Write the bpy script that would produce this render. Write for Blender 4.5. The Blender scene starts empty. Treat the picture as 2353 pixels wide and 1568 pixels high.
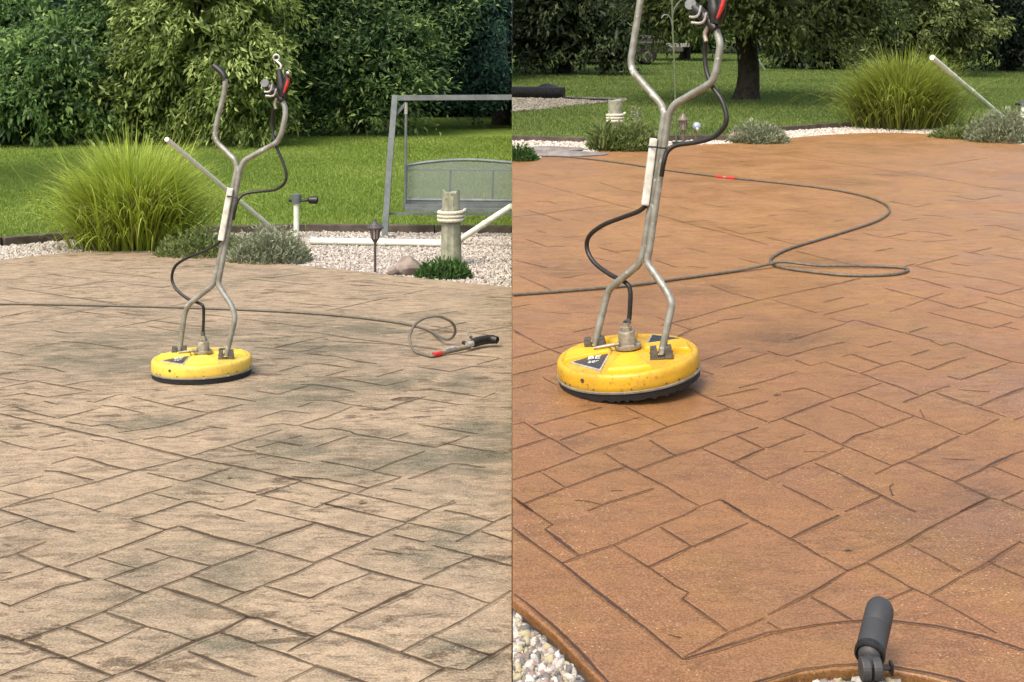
import bpy, bmesh, math, random
import numpy as np
from mathutils import Vector, Matrix
R_ = math.radians
rng = np.random.default_rng(7)
random.seed(7)
S = bpy.context.scene
COL = S.collection

# ------------------------------------------------------------------ camera, sky, sun, exposure
F = 1250.0          # focal length in picture widths of 1024
H0 = 62.0           # row of the true horizon
ZC = 1.4            # eye height above the world origin
cam = bpy.data.cameras.new('camera'); co = bpy.data.objects.new('camera', cam); COL.objects.link(co)
cam.sensor_width = 36; cam.lens = 36*F/1024; cam.shift_y = -(341-H0)/1024
cam.clip_start = 0.05; cam.clip_end = 600
co.location = (0, 0, ZC); co.rotation_euler = (R_(90), 0, 0)
S.camera = co
SUN_EL, SUN_AZ = 57, 212     # azimuth the light comes from, clockwise from +Y
w = bpy.data.worlds.new('World'); S.world = w; w.use_nodes = True
nt = w.node_tree; bg = nt.nodes['Background']
sky = nt.nodes.new('ShaderNodeTexSky'); sky.sky_type = 'NISHITA'; sky.sun_disc = False
sky.sun_elevation = R_(SUN_EL); sky.sun_rotation = R_(SUN_AZ); sky.air_density = 1.6; sky.dust_density = 6
nt.links.new(sky.outputs[0], bg.inputs[0]); bg.inputs[1].default_value = 0.15
sl = bpy.data.lights.new('sun', 'SUN'); sl.energy = 1.2; sl.angle = R_(22); sl.color = (1, .965, .91)
so = bpy.data.objects.new('sun', sl); COL.objects.link(so)
a, e = R_(SUN_AZ), R_(SUN_EL)
sd = Vector((math.sin(a)*math.cos(e), math.cos(a)*math.cos(e), math.sin(e)))
so.rotation_euler = sd.to_track_quat('Z', 'Y').to_euler(); so.location = (0, 0, 30)
S.view_settings.view_transform = 'Standard'; S.view_settings.look = 'None'; S.view_settings.gamma = 1
S.view_settings.exposure = 0.85

# ------------------------------------------------------------------ ground and back projection
# both yards are gently graded: the older, uncleaned one falls away from the viewer, the other rises
HL, HR, SLF, SRF = 1.28, 1.45, 0.0344, 0.0336
def gz(x, y, left=None):
    if left is None: left = x < 0
    if left:
        z = ZC-HL-SLF*min(y, 13.0)
        if y > 13: z += (min(y, 60)-13)*0.0098
        return z
    return ZC-HR+SRF*min(y, 60.0)
def gza(x, y, left):
    if left:
        return ZC-HL-SLF*np.minimum(y, 13.0)+np.clip(y-13, 0, 47)*0.0098
    return ZC-HR+SRF*np.minimum(y, 60.0)
KX, KY = 1024/2353, 682/1568
def P(px, py, d):
    "photo position (2353 wide) at distance d"
    return Vector(((px*KX-512)/F*d, d, ZC+(H0-py*KY)/F*d))
def G(px, py, lift=0.0, render=False):
    "photo position on the patio plane of its half"
    X, Y = (px, py) if render else (px*KX, py*KY)
    left = X < 512.001
    v, H = (105.0, HL) if left else (20.0, HR)
    if left: d = F*H/(Y-(H0+F*SLF))
    else: d = F*H/(Y-(H0-F*SRF))
    x = (X-512)/F*d
    return Vector((x, d, gz(x, d, left)+lift))

# ------------------------------------------------------------------ mesh helpers
ORG = {}
def link(name, me, m, parent=None, smooth=False, origin=None):
    ob = bpy.data.objects.new(name, me); COL.objects.link(ob)
    if m is not None: me.materials.append(m)
    if parent is not None:
        ob.parent = parent
        o = ORG[parent.name]; ORG[ob.name] = o
        me.transform(Matrix.Translation(-o))
    else:
        o = Vector(origin) if origin is not None else Vector((0, 0, 0))
        ORG[ob.name] = o
        if origin is not None:
            me.transform(Matrix.Translation(-o)); ob.location = o
    if smooth: me.polygons.foreach_set('use_smooth', [True]*len(me.polygons))
    me.update()
    return ob
def empty(name, loc, label, cat, group=None):
    ob = bpy.data.objects.new(name, None); COL.objects.link(ob); ob.location = loc
    ob.empty_display_size = .1; ORG[ob.name] = Vector(loc)
    return tag(ob, label, cat, group)
def tag(ob, label=None, cat=None, group=None, kind=None):
    if label: ob['label'] = label
    if cat: ob['category'] = cat
    if group: ob['group'] = group
    if kind: ob['kind'] = kind
    return ob
def npmesh(name, V, Fc, attr=None):
    V = np.asarray(V, dtype=np.float32).reshape(-1, 3); Fc = np.asarray(Fc, dtype=np.int32)
    me = bpy.data.meshes.new(name); n, k = Fc.shape
    me.vertices.add(len(V)); me.vertices.foreach_set('co', V.ravel())
    me.loops.add(n*k); me.loops.foreach_set('vertex_index', Fc.ravel())
    me.polygons.add(n); me.polygons.foreach_set('loop_start', np.arange(0, n*k, k, dtype=np.int32))
    me.update(calc_edges=True)
    if attr is not None:
        at = me.attributes.new('v', 'FLOAT', 'POINT'); at.data.foreach_set('value', np.asarray(attr, dtype=np.float32).ravel())
    return me
class MB:
    "collects shapes into one mesh"
    def __init__(s): s.v = []; s.f = []
    def add(s, V, Fc):
        b = len(s.v); s.v += [tuple(p) for p in V]; s.f += [tuple(b+i for i in q) for q in Fc]; return s
    def tube(s, pts, rad, seg=10, cap=True, rot=0.0):
        pts = [Vector(p) for p in pts]; n = len(pts)
        rr = [rad]*n if not hasattr(rad, '__len__') else list(rad)
        t0 = (pts[1]-pts[0]).normalized()
        u = t0.cross(Vector((0, 1, 0)) if abs(t0.y) < .9 else Vector((0, 0, 1))).normalized()
        V = []; 
        for i, p in enumerate(pts):
            t = (pts[min(i+1, n-1)]-pts[max(i-1, 0)]).normalized()
            u = (u-t*u.dot(t)).normalized(); w_ = t.cross(u)
            for k in range(seg):
                an = 2*math.pi*k/seg+rot
                V.append(p+(u*math.cos(an)+w_*math.sin(an))*rr[i])
        Fc = [(i*seg+k, i*seg+(k+1) % seg, (i+1)*seg+(k+1) % seg, (i+1)*seg+k) for i in range(n-1) for k in range(seg)]
        if cap: Fc += [tuple(range(seg))[::-1], tuple((n-1)*seg+k for k in range(seg))]
        return s.add(V, Fc)
    def box(s, c, sx, sy, sz, M=None, top=1.0):
        c = Vector(c); V = []
        for k, z in enumerate((-1, 1)):
            f = top if k else 1
            for x, y in ((-1, -1), (1, -1), (1, 1), (-1, 1)):
                q = Vector((x*sx/2*f, y*sy/2*f, z*sz/2)); V.append(c+(M @ q if M else q))
        return s.add(V, [(3, 2, 1, 0), (4, 5, 6, 7), (0, 1, 5, 4), (1, 2, 6, 5), (2, 3, 7, 6), (3, 0, 4, 7)])
    def lathe(s, prof, seg=48, T=None, cap=False):
        V = []; n = len(prof)
        for r, z in prof:
            for k in range(seg):
                an = 2*math.pi*k/seg; q = Vector((r*math.cos(an), r*math.sin(an), z)); V.append(T(q) if T else q)
        Fc = [(i*seg+k, i*seg+(k+1) % seg, (i+1)*seg+(k+1) % seg, (i+1)*seg+k) for i in range(n-1) for k in range(seg)]
        if cap: Fc += [tuple(range(seg))[::-1], tuple((n-1)*seg+k for k in range(seg))]
        return s.add(V, Fc)
    def mesh(s, name):
        me = bpy.data.meshes.new(name); me.from_pydata(s.v, [], s.f); me.update(); return me
    def build(s, name, m, parent=None, smooth=False, origin=None, bevel=0):
        me = s.mesh(name)
        if bevel:
            bm = bmesh.new(); bm.from_mesh(me)
            bmesh.ops.bevel(bm, geom=[e_ for e_ in bm.edges if len(e_.link_faces) == 2 and e_.calc_face_angle(0) > .6], offset=bevel, segments=2, profile=.6, affect='EDGES', clamp_overlap=True)
            bm.to_mesh(me); bm.free()
        ob = link(name, me, m, parent, smooth, origin)
        if smooth:
            me.set_sharp_from_angle(angle=R_(42))
        return ob
def smooth(pts, n=6):
    "Catmull-Rom through pts"
    p = [Vector(q) for q in pts]; p = [p[0]*2-p[1]]+p+[p[-1]*2-p[-2]]; out = []
    for i in range(1, len(p)-2):
        for k in range(n):
            t = k/n; a_, b, c, d = p[i-1], p[i], p[i+1], p[i+2]
            out.append(.5*((2*b)+(c-a_)*t+(2*a_-5*b+4*c-d)*t*t+(3*b-a_-3*c+d)*t**3))
    out.append(p[-2]); return out
def bend(pts, r=.05, n=5):
    "straight runs joined by short bends"
    p = [Vector(q) for q in pts]; out = [p[0]]
    for i in range(1, len(p)-1):
        a_ = p[i-1]-p[i]; b = p[i+1]-p[i]; k = min(r, a_.length*.45, b.length*.45)
        A, B = p[i]+a_.normalized()*k, p[i]+b.normalized()*k
        for j in range(n+1):
            t = j/n; out.append(A*(1-t)**2+p[i]*2*t*(1-t)+B*t*t)
    out.append(p[-1]); return out
def in_poly(x, y, poly):
    ins = np.zeros(len(x), bool); j = len(poly)-1
    for i in range(len(poly)):
        xi, yi = poly[i]; xj, yj = poly[j]
        c = ((yi > y) != (yj > y)) & (x < (xj-xi)*(y-yi)/((yj-yi) or 1e-9)+xi)
        ins ^= c; j = i
    return ins
def unit(a_): return a_/np.maximum(np.linalg.norm(a_, axis=-1, keepdims=True), 1e-9)

# ------------------------------------------------------------------ materials
def srgb(r, g, b):
    return tuple((c/255/12.92 if c/255 <= .04045 else ((c/255+.055)/1.055)**2.4) for c in (r, g, b))+(1,)
class NT:
    def __init__(s, name):
        s.m = bpy.data.materials.new(name); s.m.use_nodes = True; s.t = s.m.node_tree
        s.b = s.t.nodes['Principled BSDF']; s.out = s.t.nodes['Material Output']
    def n(s, typ, **kw):
        nd = s.t.nodes.new('ShaderNode'+typ)
        for k, v in kw.items():
            if isinstance(v, bpy.types.NodeSocket): s.t.links.new(v, nd.inputs[k.replace('_', ' ')] if not k.startswith('i') else nd.inputs[int(k[1:])])
            elif k.startswith('i') and k[1:].isdigit(): nd.inputs[int(k[1:])].default_value = v
            elif k in nd.inputs: nd.inputs[k].default_value = v
            else: setattr(nd, k, v)
        return nd
    def l(s, a_, b): s.t.links.new(a_, b)
    def pos(s): return s.n('NewGeometry').outputs['Position']
    def noise(s, vec, scale, detail=4, rough=.55, dist=0, vscale=None):
        if vscale:
            mm = s.n('VectorMath', operation='MULTIPLY', i0=vec); mm.inputs[1].default_value = vscale; vec = mm.outputs[0]
        nd = s.n('TexNoise', i0=vec)
        nd.inputs['Scale'].default_value = scale; nd.inputs['Detail'].default_value = detail
        nd.inputs['Roughness'].default_value = rough; nd.inputs['Distortion'].default_value = dist
        return nd.outputs['Fac']
    def mr(s, v, a_, b, c=0., d=1., typ='SMOOTHSTEP'):
        nd = s.n('MapRange', interpolation_type=typ, i0=v); 
        for i, q in enumerate((a_, b, c, d)): nd.inputs[i+1].default_value = q
        return nd.outputs[0]
    def math(s, op, a_, b=None, c=None):
        nd = s.n('Math', operation=op)
        for i, q in enumerate((a_, b, c)):
            if q is None: continue
            if isinstance(q, bpy.types.NodeSocket): s.l(q, nd.inputs[i])
            else: nd.inputs[i].default_value = q
        return nd.outputs[0]
    def mix(s, f, a_, b, mode='MIX'):
        nd = s.n('Mix', data_type='RGBA', blend_type=mode)
        for i, q in ((0, f), (6, a_), (7, b)):
            if isinstance(q, bpy.types.NodeSocket): s.l(q, nd.inputs[i])
            else: nd.inputs[i].default_value = q
        return nd.outputs[2]
    def bump(s, h, strength, dist=.01):
        nd = s.n('Bump'); nd.inputs['Strength'].default_value = strength; nd.inputs['Distance'].default_value = dist
        s.l(h, nd.inputs['Height']); s.l(nd.outputs[0], s.b.inputs['Normal'])
    def set(s, col=None, rough=None, metal=None, spec=None):
        for k, v in (('Base Color', col), ('Roughness', rough), ('Metallic', metal), ('Specular IOR Level', spec)):
            if v is None: continue
            if isinstance(v, bpy.types.NodeSocket): s.l(v, s.b.inputs[k])
            else: s.b.inputs[k].default_value = v
        return s
def simple(name, c1, c2=None, scale=20, rough=.5, metal=0, bump=0, wear=None, bscale=None):
    s = NT(name); p = s.n('TexCoord').outputs['Object']
    c2 = c2 or tuple(x*.75 for x in c1[:3])+(1,)
    col = s.mix(s.mr(s.noise(p, scale, 5), .35, .65), c1, c2)
    if wear:
        col = s.mix(s.mr(s.noise(p, wear[1], 6, .65), wear[2], wear[2]+.08), col, wear[0])
    s.set(col, s.mr(s.noise(p, scale*2, 3), .2, .8, rough*.85, min(1, rough*1.15)), metal)
    if bump: s.bump(s.noise(p, bscale or scale*3, 5), bump, .004)
    return s.m
def leaf_mat(name, dark, mid, lite, rough=.5, trans=.42):
    if name.startswith('leaves_'):
        k = 1.4 if name in ('leaves_olive', 'leaves_mid_green', 'leaves_dark_green', 'leaves_blue_green') else 1.2
        dark, mid, lite = [tuple(min(.7, c*k) for c in q[:3])+(1,) for q in (dark, mid, lite)]
    s = NT(name); v = s.n('Attribute', attribute_name='v').outputs['Fac']
    r = s.n('ValToRGB'); s.l(v, r.inputs[0])
    r.color_ramp.elements[0].color = dark; r.color_ramp.elements[1].color = lite
    el = r.color_ramp.elements.new(.5); el.color = mid
    s.set(r.outputs[0], rough, 0, .35)
    tr = s.n('BsdfTranslucent'); s.l(r.outputs[0], tr.inputs[0])
    mx = s.n('MixShader'); mx.inputs[0].default_value = trans
    s.l(s.b.outputs[0], mx.inputs[1]); s.l(tr.outputs[0], mx.inputs[2]); s.l(mx.outputs[0], s.out.inputs[0])
    return s.m

def patio_base(s, side):
    p = s.pos()
    if side == 'L':
        A, B, C = srgb(152, 132, 106), srgb(145, 125, 101), srgb(150, 131, 106)
        grime = srgb(99, 92, 72); spots = [(200, 800, 230, 60), (330, 840, 200, 50), (450, 770, 200, 30), (760, 1030, 300, 60), (900, 1060, 260, 70), (700, 900, 220, 50), (350, 1290, 110, 60), (260, 1400, 170, 50), (110, 1205, 70, 16), (1110, 1020, 160, 120), (760, 770, 300, 60), (1000, 1250, 140, 70), (320, 970, 160, 25), (960, 880, 240, 45), (450, 1480, 240, 30), (1080, 1500, 130, 60), (620, 850, 120, 20)]
        recess = srgb(78, 62, 42)
    else:
        A, B, C = srgb(134, 94, 57), srgb(130, 89, 56), srgb(134, 96, 55)
        grime = srgb(88, 62, 34); spots = [(1620, 670, 130, 18), (1730, 730, 60, 12), (1650, 660, 60, 10), (1900, 600, 120, 20), (1300, 620, 120, 30), (1950, 420, 120, 14), (2050, 400, 90, 10), (1820, 780, 160, 40), (1420, 1050, 160, 45), (1750, 1330, 150, 60), (2250, 1150, 130, 60), (1330, 1030, 80, 40)]
        recess = srgb(86, 56, 32)
    n1 = s.noise(p, 1.1, 5, .6); n2 = s.noise(p, 4.5, 6, .65, .3)
    col = s.mix(s.mr(n1, .4, .6), A, B); col = s.mix(s.mr(n2, .48, .62), col, C)
    # where water and dirt have left their marks
    acc = None
    for (x, y, rx, ry) in spots:
        c = G(x, y); e1 = G(x+rx, y); e2 = G(x, y-ry)
        sc = (1/max(abs(e1.x-c.x), .05), 1/max(abs(e2.y-c.y), .05), 0)
        sb = s.n('VectorMath', operation='SUBTRACT', i0=p); sb.inputs[1].default_value = (c.x, c.y, c.z)
        ml = s.n('VectorMath', operation='MULTIPLY', i0=sb.outputs[0]); ml.inputs[1].default_value = sc
        ln = s.n('VectorMath', operation='LENGTH', i0=ml.outputs[0])
        q = s.mr(ln.outputs['Value'], 1.25, .15)
        acc = q if acc is None else s.math('MAXIMUM', acc, q)
    acc = s.math('MULTIPLY', acc, 1.2 if side == 'L' else 1.3)
    gn = s.mr(s.noise(p, 1.0, 9, .74, .8, (2.2, 4.6, 1)), .34, .64)
    g = s.math('MULTIPLY', acc, gn)
    g = s.math('MULTIPLY', g, 1.0 if side == 'L' else .6)
    bgd = s.mr(s.noise(p, .9, 7, .7, .8), .46, .72, 0, .75 if side == 'L' else .35)
    g = s.math('MAXIMUM', g, bgd)
    col = s.mix(g, col, grime)
    # slate relief: broad terraces with split edges
    h1 = s.noise(p, 1.0, 5, .55, .6, (2.3, 5.2, 1))
    st = s.math('FRACT', s.math('MULTIPLY', h1, 9 if side == 'L' else 7))
    fl = s.math('FLOOR', s.math('MULTIPLY', h1, 9 if side == 'L' else 7))
    gate = s.mr(s.noise(p, 1.7, 3, .5), .5, .58)
    edge = s.math('MULTIPLY', s.mr(st, .10, .0), gate)
    dent = s.math('MAXIMUM', s.mr(s.noise(p, 1.0, 8, .68, .5, (4.5, 12, 1)), .565, .61), s.math('MULTIPLY', s.mr(s.noise(p, 1.0, 6, .68, .4, (11, 26, 1)), .56, .61), .65))
    rec = s.math('MAXIMUM', s.math('MULTIPLY', edge, .55), dent)
    rec = s.math('MULTIPLY', rec, s.mr(s.noise(p, 1.3, 3, .5), .36, .58, .35, 1))
    rec = s.math('MULTIPLY', rec, .85 if side == 'L' else .32)
    col = s.mix(rec, col, recess)
    mot = s.mr(s.noise(p, 1.0, 7, .75, .3, (9, 17, 1)), .36, .64, .76 if side == 'L' else .90, 1.18 if side == 'L' else 1.08)
    cb = s.n('CombineColor'); [s.l(mot, cb.inputs[i]) for i in range(3)]
    col = s.mix(1.0, col, cb.outputs[0], 'MULTIPLY')
    # exposed sand and small aggregate
    far_tone = None
    if side == 'R':   # colour darker near the viewer and round the machine, lighter toward the far edge
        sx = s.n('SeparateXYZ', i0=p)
        far_tone = s.mr(s.math('ADD', sx.outputs[1], s.math('MULTIPLY', s.noise(p, .55, 5, .6), 4.5)), 5.2, 11.5)
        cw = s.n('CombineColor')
        for i, (a_, b_) in enumerate(((.95, 1.27), (.92, 1.32), (.86, 1.24))): s.l(s.mr(far_tone, 0, 1, a_, b_, 'LINEAR'), cw.inputs[i])
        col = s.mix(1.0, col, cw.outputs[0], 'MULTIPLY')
    fine = s.noise(p, 170, 2, .6)
    fd = s.mr(fine, .25, .6, .72, 1.06); cb2 = s.n('CombineColor'); [s.l(fd, cb2.inputs[i]) for i in range(3)]
    col = s.mix(1.0, col, cb2.outputs[0], 'MULTIPLY')
    col = s.mix(s.mr(fine, .42, .8, 0, .6), col, s.mix(.35, col, (.7, .62, .52, 1) if side == 'L' else (.55, .38, .24, 1)), 'MIX')
    vr = s.n('TexVoronoi', i0=p); vr.inputs['Scale'].default_value = 55
    dots = s.math('MULTIPLY', s.mr(vr.outputs['Distance'], .20, .09), s.mr(s.noise(p, 2.2, 2), .47, .58))
    col = s.mix(s.math('MULTIPLY', dots, .35 if side == 'L' else .5), col, srgb(205, 180, 140))
    h = s.math('ADD', s.math('MULTIPLY', h1, .9), s.math('MULTIPLY', fl, .05))
    h = s.math('ADD', h, s.math('MULTIPLY', s.noise(p, 14, 6, .65), .35))
    h = s.math('SUBTRACT', h, s.math('MULTIPLY', dent, .12))
    h = s.math('ADD', h, s.math('MULTIPLY', fine, .05))
    return p, col, h, g
def patio_mat(side, joint):
    s = NT(('joint_' if joint else 'stamped_concrete_')+('aged' if side == 'L' else 'washed'))
    p, col, h, g = patio_base(s, side)
    rb = (.75, .95) if side == 'L' else (.36, .58)
    rough = s.mr(s.noise(p, 2.4, 4, .6), .35, .65, rb[0], rb[1])
    if joint:
        v = s.n('Attribute', attribute_name='v').outputs['Fac']
        vn = s.math('ADD', v, s.math('MULTIPLY', s.math('SUBTRACT', s.noise(p, 38, 4, .7), .5), .75))
        k = s.math('MULTIPLY', s.mr(vn, .42, .78), s.mr(s.noise(p, 2.6, 4, .6), .32, .5, .62, 1))
        col = s.mix(s.math('MULTIPLY', k, .9), col, srgb(60, 43, 24) if side == 'L' else srgb(56, 33, 17))
        h = s.math('SUBTRACT', h, s.math('MULTIPLY', s.mr(v, .1, .9), .9))
        s.l(col, s.b.inputs['Base Color']); s.l(rough, s.b.inputs['Roughness'])
    else: s.set(col, rough)
    s.b.inputs['Specular IOR Level'].default_value = .3 if side == 'L' else .5
    s.bump(h, .55 if side == 'L' else .4, .02)
    return s.m

M = {}
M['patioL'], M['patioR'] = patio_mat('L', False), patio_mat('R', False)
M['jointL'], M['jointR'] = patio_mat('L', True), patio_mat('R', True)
def lawn_mat(name, a_, b, c):
    s = NT(name); p = s.pos()
    col = s.mix(s.mr(s.noise(p, .35, 4), .4, .6), a_, b)
    col = s.mix(s.mr(s.noise(p, 9, 6, .7, 0, (1, .35, 1)), .45, .65), col, c)
    s.set(col, .9, 0, .2); s.bump(s.noise(p, 60, 4), .6, .03); return s.m
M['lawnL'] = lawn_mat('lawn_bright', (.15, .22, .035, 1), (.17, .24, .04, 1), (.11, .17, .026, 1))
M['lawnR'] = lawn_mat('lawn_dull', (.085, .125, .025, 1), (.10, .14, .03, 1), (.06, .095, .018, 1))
M['soil'] = simple('soil', (.028, .019, .012, 1), (.055, .038, .025, 1), 12, .95, 0, .6)
M['bed'] = simple('stone_bed', (.30, .27, .23, 1), (.16, .14, .12, 1), 30, .95, 0, .8)
def stone_mat(name, cols):
    s = NT(name); v = s.n('Attribute', attribute_name='v').outputs['Fac']; p = s.pos()
    r = s.n('ValToRGB'); s.l(v, r.inputs[0]); r.color_ramp.interpolation = 'CONSTANT'
    r.color_ramp.elements[0].color = cols[0]; r.color_ramp.elements[1].color = cols[-1]; r.color_ramp.elements[1].position = (len(cols)-1)/len(cols)
    for i, c in enumerate(cols[1:-1]): e_ = r.color_ramp.elements.new((i+1)/len(cols)); e_.color = c
    s.set(s.mix(s.mr(s.noise(p, 90, 4), .4, .65, 0, .35), r.outputs[0], (.2, .18, .16, 1)), .8, 0, .3); return s.m
M['gravelL'] = stone_mat('pink_grey_chips', [srgb(182, 174, 163), srgb(162, 153, 143), srgb(192, 184, 173), srgb(140, 132, 122), srgb(176, 160, 148), srgb(200, 195, 185)])
M['gravelR'] = stone_mat('white_chips', [srgb(200, 192, 180), srgb(186, 176, 162), srgb(208, 202, 192), srgb(158, 148, 136), srgb(192, 176, 162)])
M['gravelN'] = stone_mat('mixed_chips', [srgb(162, 154, 144), srgb(118, 110, 102), srgb(180, 174, 164), srgb(100, 96, 94), srgb(164, 154, 120), srgb(146, 122, 114), srgb(192, 188, 180)])
M['gravelD'] = stone_mat('dusty_chips', [srgb(130, 124, 110), srgb(112, 106, 94), srgb(142, 136, 122), srgb(90, 84, 76)])
M['steel'] = simple('galvanised_tube', (.31, .31, .28, 1), (.21, .20, .165, 1), 22, .5, .4, .1, ((.50, .50, .47, 1), 26, .60))
M['knob'] = simple('grey_knob', (.16, .17, .17, 1), (.11, .12, .12, 1), 60, .5)
M['brass'] = simple('dull_brass', (.36, .32, .25, 1), (.24, .21, .16, 1), 60, .5, .5)
M['bracket'] = simple('dark_bracket', (.07, .065, .06, 1), (.14, .12, .10, 1), 60, .55, .4, .1)
M['rubber'] = simple('black_rubber', (.007, .006, .006, 1), (.016, .013, .011, 1), 60, .45)
M['bristle'] = simple('black_bristle', (.008, .008, .009, 1), (.02, .018, .018, 1), 150, .8, 0, .6)
M['hoseL'] = simple('brown_hose', (.10, .085, .06, 1), (.14, .12, .09, 1), 60, .55)
M['hoseR'] = simple('grey_hose', (.13, .115, .085, 1), (.085, .07, .05, 1), 40, .5)
M['red'] = simple('red_plastic', (.55, .03, .025, 1), (.4, .02, .02, 1), 60, .35)
M['tyre'] = simple('tyre_rubber', (.006, .006, .006, 1), (.010, .010, .010, 1), 20, .9)
M['yellowD'] = None
M['chrome'] = simple('bright_metal', (.60, .58, .54, 1), (.42, .40, .37, 1), 50, .35, .6)
M['sleeve'] = simple('white_sleeve', (.66, .65, .60, 1), (.5, .48, .42, 1), 30, .5, 0, 0, ((.35, .31, .24, 1), 30, .6))
M['decal'] = simple('black_badge', (.02, .02, .022, 1), (.04, .04, .04, 1), 60, .4, 0, 0, ((.2, .17, .12, 1), 70, .62))
M['decal_edge'] = simple('silver_badge_edge', (.5, .46, .4, 1), (.35, .3, .25, 1), 60, .4, .2)
M['decal_text'] = simple('badge_letters', (.75, .74, .72, 1), (.5, .49, .47, 1), 90, .5)
def yellow(name, c, c2, dirt=0.):
    s = NT(name); p = s.n('TexCoord').outputs['Object']
    col = s.mix(s.mr(s.noise(p, 7, 4), .4, .65), c, c2)
    col = s.mix(s.mr(s.noise(p, 60, 8, .75), .60-dirt*.06, .70-dirt*.06, 0, .8), col, (.16, .10, .03, 1))
    col = s.mix(s.mr(s.noise(p, 14, 6, .7, 1), .56, .70, 0, .5), col, (.36, .22, .06, 1))
    s.set(col, s.mr(s.noise(p, 20, 3), .3, .7, .32, .55), 0, .45); s.bump(s.noise(p, 35, 3), .08, .004); return s.m
M['deckR'] = yellow('dirty_yellow', (.60, .35, .02, 1), (.50, .28, .02, 1), 1)
M['deckL'] = yellow('dull_sunlit_yellow', (.72, .50, .07, 1), (.62, .42, .07, 1), .5)
M['yellowR'] = yellow('scuffed_yellow', (.70, .40, .010, 1), (.60, .33, .008, 1))
M['yellowL'] = yellow('sunlit_yellow', (.76, .56, .06, 1), (.70, .46, .05, 1))
M['swing'] = simple('grey_green_metal', (.17, .19, .19, 1), (.12, .14, .14, 1), 10, .5, .2)
M['white'] = simple('weathered_white_plastic', (.80, .80, .70, 1), (.68, .70, .56, 1), 12, .5, 0, 0, ((.42, .42, .32, 1), 18, .6))
M['wood'] = simple('weathered_post_wood', (.33, .33, .24, 1), (.22, .22, .16, 1), 14, .9, 0, .7, ((.12, .13, .07, 1), 9, .58), 40)
M['rope'] = simple('white_rope', (.66, .62, .5, 1), (.46, .42, .33, 1), 90, .9, 0, .8)
M['timber'] = simple('dark_timber', (.055, .042, .032, 1), (.10, .08, .06, 1), 9, .9, 0, .6)
M['bark'] = simple('bark', (.05, .04, .03, 1), (.022, .018, .014, 1), 9, .95, 0, 1.0, None, 22)
M['lantern'] = simple('lantern_metal', (.11, .095, .09, 1), (.07, .06, .055, 1), 40, .5, .4)
M['lanternR'] = simple('bronze_lantern_metal', (.20, .165, .13, 1), (.14, .11, .09, 1), 40, .5, .4)
M['frost'] = simple('frosted_glass', (.40, .34, .33, 1), (.30, .26, .26, 1), 40, .3)
M['grey_lamp'] = simple('grey_powder_coat', (.045, .044, .045, 1), (.034, .032, .032, 1), 9, .55, .1, .1, ((.07, .058, .05, 1), 12, .6))
M['black_pipe'] = simple('black_corrugated_pipe', (.010, .010, .012, 1), (.018, .018, .02, 1), 20, .45)
M['blue_glass'] = simple('blue_grey_glass', (.20, .25, .32, 1), (.30, .35, .42, 1), 8, .15)
M['green_metal'] = simple('green_painted_rod', (.08, .11, .05, 1), (.12, .15, .08, 1), 20, .5)
M['slate'] = simple('flagstone', (.24, .21, .19, 1), (.16, .14, .13, 1), 8, .9, 0, .6)
M['rockL'] = simple('brown_rock', (.26, .21, .17, 1), (.15, .12, .10, 1), 7, .9, 0, .8)
M['dead'] = simple('dry_leaf', (.16, .10, .05, 1), (.08, .05, .03, 1), 60, .8)
M['vehicle'] = simple('dark_vehicle_body', (.025, .025, .022, 1), (.04, .04, .035, 1), 6, .4)
M['vehicle_grey'] = simple('grey_steel_bar', (.36, .36, .35, 1), (.26, .26, .25, 1), 6, .5, .2)

# foliage colours
def G3(d, m_, l): return d+(1,), m_+(1,), l+(1,)
M['lfWillow'] = leaf_mat('leaves_olive', *G3((.04, .065, .018), (.17, .23, .055), (.42, .50, .18)))
M['lfMid'] = leaf_mat('leaves_mid_green', *G3((.022, .05, .018), (.095, .17, .05), (.26, .36, .12)))
M['lfCedar'] = leaf_mat('leaves_dark_green', *G3((.018, .042, .020), (.08, .145, .05), (.25, .33, .11)))
M['lfBlue'] = leaf_mat('leaves_blue_green', *G3((.008, .024, .022), (.032, .08, .06), (.10, .18, .11)))
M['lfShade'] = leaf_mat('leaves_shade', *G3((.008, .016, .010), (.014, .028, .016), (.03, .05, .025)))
M['lfOak'] = leaf_mat('leaves_dull_olive', *G3((.028, .042, .014), (.13, .165, .05), (.30, .34, .13)))
M['lfHedgeR'] = leaf_mat('leaves_dusky_green', *G3((.014, .026, .012), (.055, .08, .033), (.16, .20, .09)))
M['blade'] = leaf_mat('ornamental_grass_blades', *G3((.13, .11, .045), (.34, .44, .04), (.60, .68, .18)), .5, .4)
M['bladeR'] = leaf_mat('ornamental_grass_blades_dull', *G3((.10, .085, .035), (.24, .30, .035), (.44, .50, .12)), .5, .4)
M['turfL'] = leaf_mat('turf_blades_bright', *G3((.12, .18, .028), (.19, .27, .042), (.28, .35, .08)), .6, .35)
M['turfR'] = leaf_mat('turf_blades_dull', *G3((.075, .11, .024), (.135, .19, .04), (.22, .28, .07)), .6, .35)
M['lav'] = leaf_mat('silver_green_leaves', *G3((.08, .095, .05), (.19, .22, .125), (.33, .35, .23)), .7, .25)
M['herb'] = leaf_mat('fresh_green_leaves', *G3((.045, .075, .018), (.11, .16, .04), (.25, .28, .10)), .6, .3)
M['herbD'] = leaf_mat('deep_green_leaves', *G3((.02, .05, .01), (.04, .10, .02), (.09, .17, .04)), .6, .3)

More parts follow.
